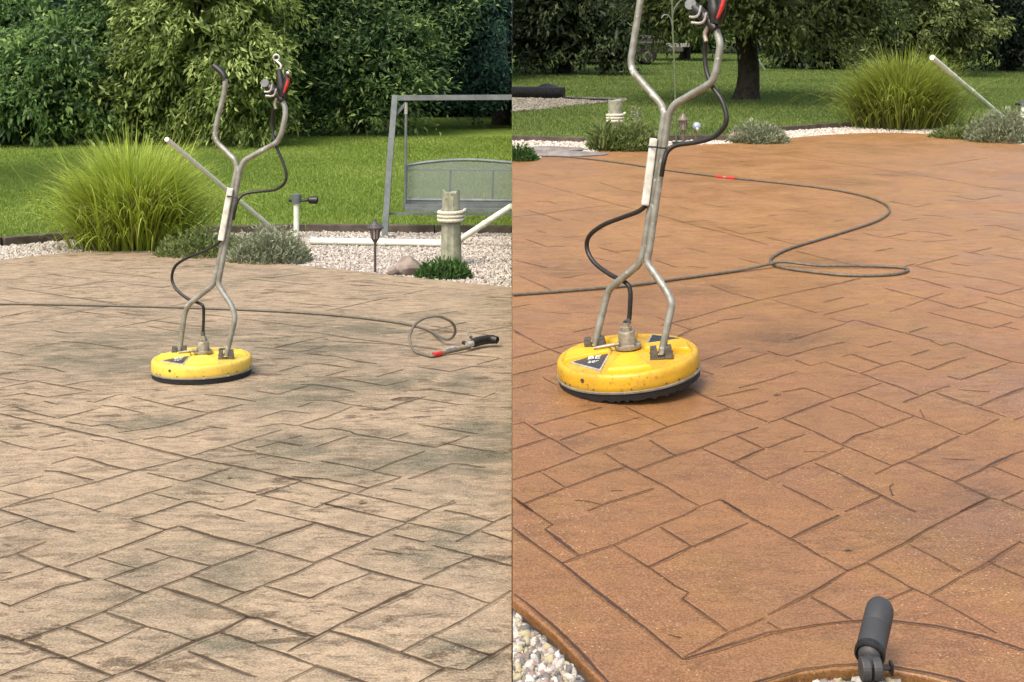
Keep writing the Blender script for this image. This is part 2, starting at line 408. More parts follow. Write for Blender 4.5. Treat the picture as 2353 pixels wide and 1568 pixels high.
# ------------------------------------------------------------------ foliage geometry
def leaf_cards(C, D, L, W, v, fold=.25):
    "leaf-shaped faces: C base, D direction, L length, W width"
    n = len(C); D = unit(D)
    r = unit(rng.normal(size=(n, 3))); sd_ = unit(np.cross(D, r)); up = np.cross(sd_, D)
    L = L[:, None]; W = W[:, None]
    mid = C+D*L*.42
    V = np.stack([C, mid+sd_*W*.5+up*W*fold, C+D*L-up*L*.08, mid-sd_*W*.5+up*W*fold], 1).reshape(-1, 3)
    i = np.arange(n)[:, None]*4
    Fc = np.concatenate([i+[0, 1, 2], i+[0, 2, 3]], 0)
    return V, Fc, np.repeat(v, 4)
LS, DN = .76, 1.45
def crown(name, blobs, m, parent, lsize=.13, lw=.32, per=45, dens=7.0, droop=.7, spray=.42, clip=None, tint=0, flat=.5, core=True):
    """clumps of leaves over the shells of ellipsoids (cx,cy,cz,rx,ry,rz)"""
    Cs = []; Ds = []; Vs = []; Ls = []; lsize *= LS; dens *= DN; spray *= .9
    for (cx, cy, cz, rx, ry, rz) in blobs:
        area = 4*math.pi*((rx*ry)**1.6/3+(rx*rz)**1.6/3+(ry*rz)**1.6/3)**(1/1.6)
        nc = int(area*dens)
        d = unit(rng.normal(size=(nc, 3)))
        # lumpy surface
        ph = rng.uniform(0, 6, 6)
        lump = 1+.10*np.sin(d[:, 0]*5+ph[0])*np.cos(d[:, 2]*6+ph[1])+.08*np.sin(d[:, 2]*11+ph[2]+d[:, 0]*9)
        rad = lump*rng.uniform(.72, 1.04, nc)**.7
        c = np.array([cx, cy, cz])+d*np.array([rx, ry, rz])*rad[:, None]
        keep = (d[:, 1] < .35) | (rng.random(nc) < .35)
        c = c[keep]; d = d[keep]; k = len(c)
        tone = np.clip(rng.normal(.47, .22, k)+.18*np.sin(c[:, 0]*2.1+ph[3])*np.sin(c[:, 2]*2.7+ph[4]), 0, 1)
        sd_ = unit(d*[1, 1, .45]+rng.normal(size=(k, 3))*.45)
        # each clump: a drooping spray of leaves
        t = rng.random((k, per)); 
        off = rng.normal(size=(k, per, 3))*np.array([.5, .5, flat])*spray*.5
        pc = c[:, None, :]+sd_[:, None, :]*(t[..., None]-.4)*spray*1.4+off-np.array([0, 0, 1])*(t[..., None]**2)*spray*.35
        dd = sd_[:, None, :]*.8+rng.normal(size=(k, per, 3))*.55+np.array([0, 0, -droop])
        vv = tone[:, None]+rng.normal(0, .19, (k, per))+tint
        Cs.append(pc.reshape(-1, 3)); Ds.append(dd.reshape(-1, 3)); Vs.append(vv.ravel()); Ls.append(lsize*rng.uniform(.6, 1.25, k*per))
        if core:  # inner leaves all toned dark: the crown's inner shade is in their colour
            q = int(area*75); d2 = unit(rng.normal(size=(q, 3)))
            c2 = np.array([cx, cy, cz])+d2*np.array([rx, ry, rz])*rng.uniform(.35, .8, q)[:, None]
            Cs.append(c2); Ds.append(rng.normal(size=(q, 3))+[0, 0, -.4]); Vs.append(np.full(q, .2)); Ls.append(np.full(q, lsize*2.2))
    C = np.concatenate(Cs); D = np.concatenate(Ds); v = np.clip(np.concatenate(Vs), 0, 1); L = np.concatenate(Ls)
    g = gza(C[:, 0], C[:, 1], blobs[0][0] < 0)+.03
    ok = C[:, 2] > g
    if clip == 'L': ok &= C[:, 0] < -.12
    if clip == 'R': ok &= C[:, 0] > .12
    C, D, v, L = C[ok], D[ok], v[ok], L[ok]
    V, Fc, vv = leaf_cards(C, D, L, L*lw*rng.uniform(.8, 1.3, len(L)), v)
    if clip == 'L': V[:, 0] = np.minimum(V[:, 0], -.002)
    if clip == 'R': V[:, 0] = np.maximum(V[:, 0], .002)
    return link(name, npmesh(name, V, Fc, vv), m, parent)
def tree(kind, x, y, blobs, m, label, trunk_r=.14, limbs=5, trunk_h=None, group='trees along the lawn', clip=None, cat='tree', lean=0, **kw):
    z = gz(x, y, x < 0)
    root = empty(kind, (x, y, z), label, cat, group)
    top = max(b[2] for b in blobs); h = trunk_h or (top-z)*.55
    mb = MB()
    path = [Vector((x+lean*t*t+.06*math.sin(5*t), y, z-.1+(h+.1)*t)) for t in np.linspace(0, 1, 9)]
    flare = [1.5, 1.12, 1.02, 1, .96, .93, .9, .86, .8]
    mb.tube(path, [trunk_r*q for q in flare], 12)
    for i in range(limbs):
        b = blobs[i % len(blobs)]; an = 2*math.pi*i/limbs+.5
        tip = Vector((b[0]+b[3]*.7*math.cos(an), b[1]+b[4]*.6*math.sin(an), b[2]+b[5]*random.uniform(-.1, .5)))
        if clip == 'L': tip.x = min(tip.x, -.3)
        if clip == 'R': tip.x = max(tip.x, .3)
        s_ = path[-1-(i % 3)]
        q = [s_, s_.lerp(tip, .35)+Vector((0, 0, .25)), s_.lerp(tip, .7)+Vector((0, 0, .2)), tip]
        q = smooth(q, 4); mb.tube(q, list(np.linspace(trunk_r*.5, trunk_r*.08, len(q))), 7)
    mb.build('trunk', M['bark'], root, True)
    crown('crown', blobs, m, root, clip=clip, **kw)
    return root
def blades(name, base, az, tilt, length, width, bend_, v0, m, parent=None, origin=None, seg=5, tipv=.25, zfun=None):
    "arching strips: base (n,3)"
    n = len(base); t = np.linspace(0, 1, seg+1)
    th = tilt[:, None]+bend_[:, None]*t[None, :]**1.4
    ds = length[:, None]/seg
    r = np.concatenate([np.zeros((n, 1)), np.cumsum(np.sin(th[:, :-1])*ds, 1)], 1)
    z = np.concatenate([np.zeros((n, 1)), np.cumsum(np.cos(th[:, :-1])*ds, 1)], 1)
    ca, sa = np.cos(az)[:, None], np.sin(az)[:, None]
    X = base[:, 0:1]+r*ca; Y = base[:, 1:2]+r*sa; Z = base[:, 2:3]+z
    wd = width[:, None]*.5*(1-t[None, :]**2.2*.93)
    ra = az+rng.normal(0, .5, n)
    px_, py_ = -np.sin(ra)[:, None]*wd, np.cos(ra)[:, None]*wd
    V = np.stack([np.stack([X+px_, Y+py_, Z], -1), np.stack([X-px_, Y-py_, Z], -1)], 2).reshape(-1, 3)
    k = seg+1; i = (np.arange(n)[:, None]*k+np.arange(seg)[None, :]).ravel()*2
    Fc = np.stack([i, i+1, i+3, i+2], 1)
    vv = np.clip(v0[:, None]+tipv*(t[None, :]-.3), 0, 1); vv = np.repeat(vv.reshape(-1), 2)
    return link(name, npmesh(name, V, Fc, vv), m, parent, origin=origin)

# ------------------------------------------------------------------ ground sheets
def sheet(name, left, m):
    ys = np.concatenate([np.arange(-8, 30, 1.0), np.arange(30, 60, 3.), [60, 90, 150, 400]])
    xs = np.concatenate([[0, 1, 2, 4, 7, 12, 20, 40, 90, 300]])*(-1 if left else 1)
    V = [(x, y, (gz(x, y, left)-(.035 if y > 8 else .12))) for y in ys for x in xs]
    nx = len(xs); Fc = []
    for j in range(len(ys)-1):
        for i in range(nx-1):
            q = (j*nx+i, j*nx+i+1, (j+1)*nx+i+1, (j+1)*nx+i); Fc.append(q if not left else q[::-1])
    # cut face of the terrace where the two yards meet
    b = len(V)
    for y in ys: V.append((0, y, gz(0, y, left)-3.5))
    for j in range(len(ys)-1): Fc.append((j*nx, (j+1)*nx, b+j+1, b+j))
    me = bpy.data.meshes.new(name); me.from_pydata(V, [], Fc); me.update()
    return tag(link(name, me, m), kind='structure')
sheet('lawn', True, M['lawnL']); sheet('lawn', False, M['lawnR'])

def slab(name, poly, m, thick, lift=0.0, parent=None, rnd=0):
    "flat slab on the graded ground; poly = list of (x, y)"
    left = poly[0][0] < 0 or poly[1][0] < 0
    bm = bmesh.new(); vs = [bm.verts.new((x, y, gz(x, y, left)+lift)) for x, y in poly]
    f = bm.faces.new(vs)
    if f.normal.z < 0: f.normal_flip()
    bm.normal_update()
    if f.normal.z < 0: bmesh.ops.reverse_faces(bm, faces=[f])
    ex = bmesh.ops.extrude_face_region(bm, geom=[f])
    tv = [g_ for g_ in ex['geom'] if isinstance(g_, bmesh.types.BMVert)]
    for v_ in vs: v_.co.z -= thick
    bmesh.ops.recalc_face_normals(bm, faces=bm.faces[:])
    if rnd:
        top = set(tv); ed = [e_ for e_ in bm.edges if e_.verts[0] in top and e_.verts[1] in top]
        bmesh.ops.bevel(bm, geom=ed, offset=rnd, segments=3, profile=.5, affect='EDGES')
    me = bpy.data.meshes.new(name); bm.to_mesh(me); bm.free()
    return link(name, me, m, parent)
def gp(px, py): q = G(px, py); return (q.x, q.y)
def gr(X, Y): q = G(X, Y, render=True); return (q.x, q.y)
XS = 1176.4
farL = [(-900, 618), (-400, 606), (0, 598), (80, 588), (160, 581), (250, 578), (330, 578), (400, 580), (460, 585), (520, 591), (600, 600), (700, 611), (820, 623), (960, 639), (XS, 660)]
patL = [(-.001, -1.5)]+[(-7, -1.5), (-7, gp(-900, 618)[1])]+[gp(*q) for q in farL]
patL[-1] = (-.001, patL[-1][1])
pl = slab('patio', patL, M['patioL'], .12); tag(pl, kind='structure')
farR = [(1177, 368), (1240, 362), (1300, 355), (1400, 345), (1500, 337), (1600, 333), (1680, 329), (1740, 324), (1800, 318), (1880, 311), (1960, 306.5), (2010, 305), (2060, 305), (2120, 307), (2180, 311), (2260, 321), (2353, 332), (2500, 352), (2900, 400)]
arc_out = [(650, 735), (690, 712), (730, 694), (768, 682.6), (797.4, 673.2), (832.7, 668.7), (862, 667.3), (889.6, 669.3), (925, 676), (950, 682.6), (985, 696), (1020, 716), (1048, 742)]
edge_out = [(512.3, 598.6), (553, 632), (602, 682.6), (628, 711)]
patR = [gp(*q) for q in farR]; patR[0] = (.001, patR[0][1])
patR += [(12, 2), (12, -1.5), (1.2, -1.5)]
patR += [gr(*q) for q in arc_out[::-1]]+[gr(*q) for q in edge_out[::-1]]
patR[-1] = (.001, patR[-1][1])
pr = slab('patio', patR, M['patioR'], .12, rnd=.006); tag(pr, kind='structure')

# joints pressed into the concrete
def joints(segs, name, m, parent, maxw=.5):
    V = []; Fc = []; A = []
    for pts, wd in segs:
        q = [G(x, y, render=True) for x, y in pts]
        left = pts[0][0] < 512
        out = []
        for i in range(len(q)-1):
            L = (q[i+1]-q[i]).length; n = max(1, int(L/.05))
            for k in range(n): out.append(q[i].lerp(q[i+1], k/n))
        out.append(q[-1]); n = len(out)
        if n < 2: continue
        ph = random.uniform(0, 9); b = len(V); wob = 0
        for i, p_ in enumerate(out):
            t = (out[min(i+1, n-1)]-out[max(i-1, 0)]); t.z = 0; t.normalize(); nn = Vector((-t.y, t.x, 0))
            wq = 1.0 if left else .82
            wob = .7*wob+random.uniform(-.002, .002)
            W = wq*wd*(1+.3*math.sin(i*.7+ph)+random.uniform(-.2, .2))*(1.0 if 0 < i < n-1 else .6)
            W *= 1+max(0, p_.y-5)*.07
            for s_, a_ in ((-2.0, 0), (-.5, .8), (0, 1), (.5, .8), (2.0, 0)):
                c = p_+nn*(s_*W+wob)
                if left: c.x = min(c.x, -.0015)
                else: c.x = max(c.x, .0015)
                V.append((c.x, c.y, gz(c.x, c.y, left)+.0012)); A.append(a_)
            if i:
                for k in range(4): j = b+(i-1)*5+k; Fc.append((j, j+1, j+6, j+5))
    me = npmesh(name, V, Fc, A)
    bm = bmesh.new(); bm.from_mesh(me); bmesh.ops.recalc_face_normals(bm, faces=bm.faces[:])
    up = sum(f.normal.z for f in bm.faces)
    for f in bm.faces:
        if f.normal.z < 0: f.normal_flip()
    bm.to_mesh(me); bm.free()
    o = link(name, me, m, parent)
    o['kind'] = 'stuff'
    return o
def Z(txt, ox, oy, sc):
    out = []
    for ln in txt.split(';'):
        ln = ln.strip()
        if not ln: continue
        tk = ln.split(); wd = .0044
        if tk[0] in '!?.': wd = {'!': .0066, '?': .0036, '.': .0032}[tk[0]]; tk = tk[1:]
        out.append(([(ox+float(q.split(',')[0])*sc, oy+float(q.split(',')[1])*sc) for q in tk], wd))
    return out
k1 = 0.196168
ZL1 = """! 0,195 150,232 450,305 560,325 800,380 940,420 1100,450 1304,487; 0,340 110,375 160,380; 90,165 300,220 ; 300,220 410,200; ? 215,320 360,285; ? 450,255 540,248 600,262;
525,150 600,170 740,200; ? 700,130 870,158 ; 870,158 985,130; 870,158 1060,198 1240,155; ? 640,100 540,130; 1000,210 860,250 ; ? 700,330 820,315; ? 880,300 1080,262 1150,272;
1165,362 1304,390; 1165,362 1050,395 960,420; 405,415 280,445; ! 405,415 470,430 600,465 700,487; ! 700,487 840,450 940,420; ! 230,487 330,510 470,535; 0,575 150,540;
700,487 560,520 360,575 180,630 0,685; 0,585 180,635; ! 0,685 120,720 250,765 385,800; 0,780 140,735; 285,632 420,675 610,725; 480,680 620,640 740,600 860,572;
720,495 930,545 1190,470; 1010,530 1150,565 1304,605; 660,735 800,700 970,645; 970,645 1120,680; ? 670,740 850,790; 1090,710 1240,660 1304,635; 1100,710 1250,748;
! 490,922 600,885 740,835 850,790; 850,790 910,770; 490,922 325,980; 0,935 90,910 240,850; ! 90,912 250,972 470,1040; 530,1045 740,1115; ? 0,1050 110,1020 250,975; ? 50,1180 300,1080 470,1040; ? 0,1160 55,1180;
530,1045 700,985 870,925; ? 505,930 620,965 700,985; 745,885 870,925 1080,972; 730,1115 820,1080 970,1025 1080,975 1304,895; 730,1115 530,1205 330,1280 100,1360;
! 820,1085 1100,1170 1270,1235 1304,1241; 970,1025 1130,1075 1245,1110; 1304,1090 1245,1110 1110,1170; 530,1205 740,1280 ; ! 740,1280 850,1310; 850,1310 990,1360; 340,1285 550,1365; 740,1280 550,1365 350,1445;
! 0,1325 200,1390 345,1445 580,1535; ! 580,1535 680,1500 990,1360 1130,1310 1270,1235; 0,1535 250,1440; 1130,1315 1304,1370; 960,1410 1120,1475 1304,1540; 690,1510 850,1568; ! 915,770 1110,830 1304,875; ? 0,1010 60,1005; 580,1535 500,1568;
0,1640 300,1568; 250,1440 345,1445"""
ZL2 = """! 1,485 190,528; 1,610 40,610 220,540; 220,540 190,528; 40,615 300,675; 300,675 500,600 730,520; ? 380,540 480,565 570,580; ? 1,400 90,412 280,445; 110,345 210,355; 1,375 120,340;
350,268 490,297 680,325; 680,325 780,292; ? 680,325 800,345 920,370; ? 320,360 480,310; 600,485 760,435 920,370 1100,310; ? 370,440 500,470 610,487; 110,100 290,55; 1,85 110,100; ? 290,55 520,85;
640,180 740,150 860,85 ; ? 860,85 960,45 1080,10; ? 370,125 520,155 640,180; ? 800,120 900,130 1010,148; 890,70 1160,110 1304,75; 840,255 980,272 1140,300; ? 860,215 940,205 1100,230 1304,262; ? 140,182 300,210; ? 1,215 140,182;
790,530 1000,455 1180,470; 950,590 1050,550 1304,450; 1050,550 1200,575 1304,600; ? 560,615 700,650 880,690; ? 520,600 570,580; 360,660 560,705 770,750; 770,750 890,690 1010,640; 1020,645 1150,675 1304,695; 960,690 1090,712 1210,750;
1210,750 1140,790 1020,850; 780,755 1000,800 1090,820; 1210,750 1304,710; 1150,800 1304,850; 1,685 280,745 ; ! 280,745 440,790 600,828; 600,828 770,755; ! 1,865 120,820 310,755; 700,815 860,850; ! 1,880 40,887; 40,887 160,920 300,958; ! 300,958 370,930; 370,930 480,880 600,828;
40,1070 200,1010 300,958; 1,1085 40,1072; ! 40,1075 160,1105 280,1138; ! 280,1138 400,1080; 400,1080 590,1010; 375,935 530,985; ! 530,985 700,1030 860,1068; ? 600,885 740,912; ? 860,1068 1000,1095 1190,1165; ! 850,1045 960,990; 960,990 1110,925; 900,870 1110,922 ; ! 1110,922 1304,972;
! 860,1068 700,1140 540,1215 390,1290; 390,1290 300,1338 160,1410; ! 1,1235 150,1285 300,1335; ! 375,1305 560,1355 740,1415 960,1492; 740,1415 900,1330 1060,1250 1200,1165 1304,1100; 900,1330 1050,1380 1200,1430; 1070,1505 1200,1430 1304,1370; 1,1380 140,1420 300,1480 ; ! 300,1480 560,1568;
300,1490 140,1568; 960,1492 830,1568; ? 960,1492 1060,1505; ? 440,1185 540,1215; ? 440,290 350,268; ? 210,260 340,270"""
ZL5 = """? 60,340 500,410 650,435 900,470 1250,530; ? 1,700 400,650; 480,740 620,765 760,760; ? 400,810 740,855 900,870 1250,920; 1,930 180,960 500,1000; ? 300,1060 450,1080 600,1115; 540,1255 930,1190; ? 1,1140 110,1110; 1080,570 1320,605; ? 60,1160 450,1230 700,1280 850,1300; ? 930,1075 1200,1010;
. 1,450 250,500; . 700,560 1000,600; . 700,330 1100,280; . 1200,250 1500,200; . 1,620 300,560; . 1300,900 1000,980; . 100,1330 500,1210; . 1500,1330 1850,1220; . 1350,700 1700,760"""
ZL6 = """? 1,890 120,905 300,940; ? 180,900 420,840 640,795; ? 320,745 560,760 900,815 1200,850 1400,880 1660,915; 640,970 850,995 1130,1045; 480,1040 650,1045 820,1080; ? 220,1115 400,1070; ? 650,1160 830,1110; 200,1330 480,1260 600,1220; 520,1230 700,1260 900,1300; ? 1100,1170 1400,1100; ? 1480,1080 1620,1095 1800,1115 2020,1070; ? 1250,1370 1550,1290 2100,1110 2352,1060; 1600,1290 1850,1320 2090,1350; 2090,1350 2350,1280;
. 760,545 900,548; . 2040,445 2280,465; . 1680,590 1860,560; . 1480,1190 1650,1190; . 1250,290 1540,318; . 800,310 1000,330; . 2250,890 2352,905; ? 2010,970 2230,990; . 1000,420 1400,380; . 300,480 700,520; . 1600,700 2200,790; . 100,260 500,210; . 1300,600 1700,540; . 2352,700 2000,760"""
segL = Z(ZL1, 0, 375, k1)+Z(ZL2, 256, 375, k1)+Z(ZL5, 0, 250, .108797)+Z(ZL6, 256, 250, .108797)
kt, ku = .10889, .12196
segL = [q_ for q_ in segL if not 342 <= sum(p_[1] for p_ in q_[0])/len(q_[0]) <= 508]
segL += Z("""1,90 220,130; ? 330,50 560,15; 560,1 830,20 1180,75; 350,230 500,255 600,285; 1,305 110,285; ? 1,335 170,360; ? 1,430 330,365; 330,365 550,410 840,460; 550,415 740,375 930,350; ? 1,515 160,485; ! 150,485 230,475 290,490; ? 290,490 430,515; ? 430,515 850,460; 410,550 540,580; 800,550 870,560 1070,495 1130,490; 1210,510 1580,595 1920,660; ! 1580,590 1780,545; 1880,490 2060,505 2351,555; 1920,660 2230,580; 940,590 1060,600 1330,665; ? 1,610 150,575; 150,605 300,655 540,710; 540,710 730,660 930,610; ! 1,665 220,715 480,775 700,825 880,865 1000,885; ? 600,740 850,780 980,760 1080,790; 1500,780 1780,705 1910,665; ? 1080,840 1500,780; 360,885 600,835; 840,905 960,920; ! 1000,885 1280,955 1600,1035 1740,1070 1960,1110 2351,1185; 1320,905 1460,875 1600,885; ? 1600,885 1900,800; 1900,780 1970,790 2080,800; ? 1740,1060 1900,1010 2100,960 2351,885; 2100,960 2230,1000 2351,1010; 1,915 180,965 330,1000; ? 380,1005 700,950; 480,1125 620,1085 700,1060; ! 700,1060 830,1085 1000,1140 1250,1190; ! 1250,1190 1520,1125; 1520,1125 1720,1075; ! 410,1190 560,1200 850,1275; 1,1340 230,1280; ? 230,1280 400,1235; 1,1370 280,1440; 1,1540 300,1440 650,1350 900,1290 1250,1190; ? 1350,1210 1690,1290; 1690,1290 1820,1260 2130,1160; 1820,1265 2080,1330 2351,1395; 80,1520 360,1460 500,1440; 510,1450 760,1515 930,1568; ? 850,1560 1130,1470; 1130,1470 1340,1400 1580,1330; ? 1400,1400 1650,1460; 1440,1568 1740,1470; 1740,1470 1880,1500 2050,1550; 2050,1550 2240,1500 2351,1455""", 0, 341.25, kt)+Z("""170,55 430,5; ? 1,55 170,70 380,100 500,80 640,45; 700,1 1320,30; ? 1450,40 1700,75; ? 500,120 760,140; ! 760,145 950,185 1110,205; 440,200 600,205; ! 600,205 830,240; ? 830,240 980,235; 220,275 390,230; 640,320 830,270; ? 540,330 960,325; 1100,330 1350,260; ? 750,340 970,370 1180,410 1400,360; 1310,130 1500,140; 1490,235 1640,255 1780,280 1990,230 2130,240; ? 2030,215 2240,155; 1850,120 2230,150; ? 1240,545 1500,460 1830,340 2351,225; ! 1250,540 1330,520 1500,520; 1500,525 1640,545 1780,570 1900,585; 1580,440 1800,465 2100,515; ! 2100,515 2200,475; 2200,475 2351,430; 1080,625 1170,635; ! 1170,635 1300,585; 1300,585 1550,510; 1,455 200,490; ! 200,490 330,450; 330,450 490,400; ! 410,395 560,400 800,440 910,465; ? 440,545 700,545; 700,545 850,580 1040,605; ? 390,605 520,560; 1,710 130,670 260,635; ? 260,635 500,665; ? 1,790 240,755; 240,755 330,770 390,775; ? 390,775 640,700 880,600; ? 400,780 570,815; 570,815 690,795 870,830; ! 870,830 900,850 1210,900; ! 1210,900 1400,840; 1210,905 1650,975; 550,970 850,870; 1,885 230,815; ! 210,925 430,960; ? 1,980 210,925; 1,1025 160,1055 490,1115; ? 1,1080 150,1055; 300,895 420,865; 600,1100 820,1140 1070,1190; 1070,1190 1350,1080 1550,1010; ? 1080,1200 1330,1250; 1650,975 1960,870; 1520,720 1680,670 1900,700 2120,745 2351,785; 1500,765 1700,795 2040,850; 2240,665 2351,670; ? 1700,930 1920,975 2190,1015; 2190,1015 2351,950; ! 1,1185 330,1265 420,1285; ? 330,1240 640,1265; ! 640,1265 860,1310; ! 860,1310 1030,1350 1330,1250; 930,1395 1030,1350; 1400,1265 1640,1180 1800,1120; ! 1800,1120 1900,1130 2100,1160; 1700,1380 1890,1295 2110,1200 2351,1100; 1890,1295 2351,1395; ! 1,1410 70,1405 280,1330; 280,1330 420,1285; 80,1420 330,1475 540,1530; 540,1530 640,1490 870,1400; 640,1495 900,1550; ? 400,1290 870,1390; 870,1390 1100,1440 1600,1550; 1260,1350 1430,1370; 1700,1445 2050,1495 2351,1560; ? 1600,1550 1830,1480""", 256, 341.25, kt)
# under the camera, the same coursing carried on
for i in range(9):
    y0 = 700+i*70
    segL.append(([(0, y0+20), (500, y0+230+i*20)], .004)); segL.append(([(10, y0+220+i*30), (500, y0+30)], .004))
def lattice(da, db, y0, y1, x0, x1, left, dens, sp=.32):
    "the same coursing where it fades with distance: short runs along both joint directions"
    out = []; rs = random.Random(5 if left else 6)
    a_, b_ = Vector(da+(0,)).normalized(), Vector(db+(0,)).normalized()
    for (u, v_) in ((a_, b_), (b_, a_)):
        for i in range(-70, 71):
            t = -70.0
            while t < 70:
                L = rs.choice((1, 1.5, 1.5, 2, 3)); gap = rs.choice((.5, 1, 1, 2)); 
                if rs.random() < dens:
                    A = v_*(i*sp)+u*(t*sp); B_ = v_*(i*sp)+u*((t+L)*sp); ok = True; pp = []
                    for q in (A, B_):
                        if q.y < 3 or (q.x < -.03) != left: ok = False; break
                        z = gz(q.x, q.y, left)-ZC; pp.append((512+F*q.x/q.y, H0-F*z/q.y))
                    if ok and all(x0 < x < x1 and y0(x) < y < y1(x) for x, y in pp): out.append((pp, rs.choice((.0030, .0036, .0044))))
                t += L+gap
    return out
segL += lattice((-1962, 1250), (788, 1250), lambda x: 268+max(0, (x-220)*.075), lambda x: 338, 2, 506, True, .38)
joints([(p_, w_) for p_, w_ in segL if all(q[0] <= 512 for q in p_)], 'stamped_joints', M['jointL'], pl)
ZR3 = """1,625 55,660 160,735 205,765; ? 205,765 170,788; ! 170,788 350,920; 260,960 350,920 520,868 750,768 870,720; ? 870,720 960,668; 55,660 260,575 430,515 590,465; 1,530 140,490 250,452; ? 150,495 270,575; 1,380 180,322; ? 60,240 180,322 350,410;
350,410 540,355 660,320; ? 100,258 300,205 450,165; ? 230,330 470,265 660,210; ? 340,205 440,265; 590,165 700,220 795,265; ? 795,265 1000,205; ? 660,320 795,265; ! 690,330 730,355; 730,355 835,410; 680,465 835,412 960,375 1140,308 1260,265; ? 450,390 540,440; ! 540,440 640,490; 640,490 760,555 850,610 950,665;
450,662 680,575; ? 340,640 450,662; 960,375 1130,450 1290,530; 1130,440 1290,375; 1140,310 1290,375; ! 1075,640 1200,720 1304,775; ? 520,870 700,985 830,1075 900,1110; 700,980 800,935 920,875; ? 755,775 920,875; ? 920,875 1060,815 1200,755; ! 870,1145 970,1215 1100,1308; ? 905,75 1050,130 1150,180 1304,130; . 800,1322 860,1340;
900,1110 870,1145; ? 1,260 60,240; ? 880,1440 1110,1310 1280,1240; ? 450,165 590,120"""
ZR4 = """? 1,1225 200,1122 410,1000 500,960 700,850 870,755 1000,690 1120,630; 220,1130 340,1195 430,1250; ! 1,1260 60,1295; ! 1,770 115,835; ! 115,835 280,930 ; 280,930 410,1000; ! 115,832 240,770 360,715; ? 360,715 560,620; 240,450 380,520 560,605; ! 560,605 700,675 870,752; ? 80,560 360,705; ? 1,530 210,440 390,365;
? 80,220 230,290; 230,290 380,350; ? 380,350 500,405; ! 500,405 620,465; 390,350 560,285 ; ? 560,285 650,250 745,212; ? 620,465 700,435 870,360 990,300 1210,215; ? 520,515 620,470; ? 1,240 160,185 340,120 580,45; ? 1,370 70,335 210,300; 190,65 340,120; ? 445,90 700,185; ! 700,185 860,245 990,300; . 320,160 570,265;
530,10 780,100 700,140; ! 860,92 1070,165; 1070,165 1210,215; 1070,165 1190,115; ! 1190,115 1304,65; 1260,225 1304,210; 700,440 950,545; ! 950,545 1120,625; 1120,625 1200,640 1304,690; 1200,635 1304,585; 970,540 1120,460 ; ! 1120,460 1260,400 1300,385; ? 1130,465 1304,530; ? 720,865 860,935; ! 860,935 980,1000;
? 830,1120 980,1030; 980,1030 1125,950 1180,915 1280,850; ! 1125,950 1304,1032; ? 505,960 720,1080; ! 720,1080 830,1130; ? 830,1130 980,1210 1170,1315; 740,1090 640,1135; . 640,1135 500,1190; 1280,850 1304,860"""
segR = Z(ZR3, 512, 375, k1)+Z(ZR4, 768, 375, k1)
segR = [q_ for q_ in segR if sum(p_[1] for p_ in q_[0])/len(q_[0]) > 508]
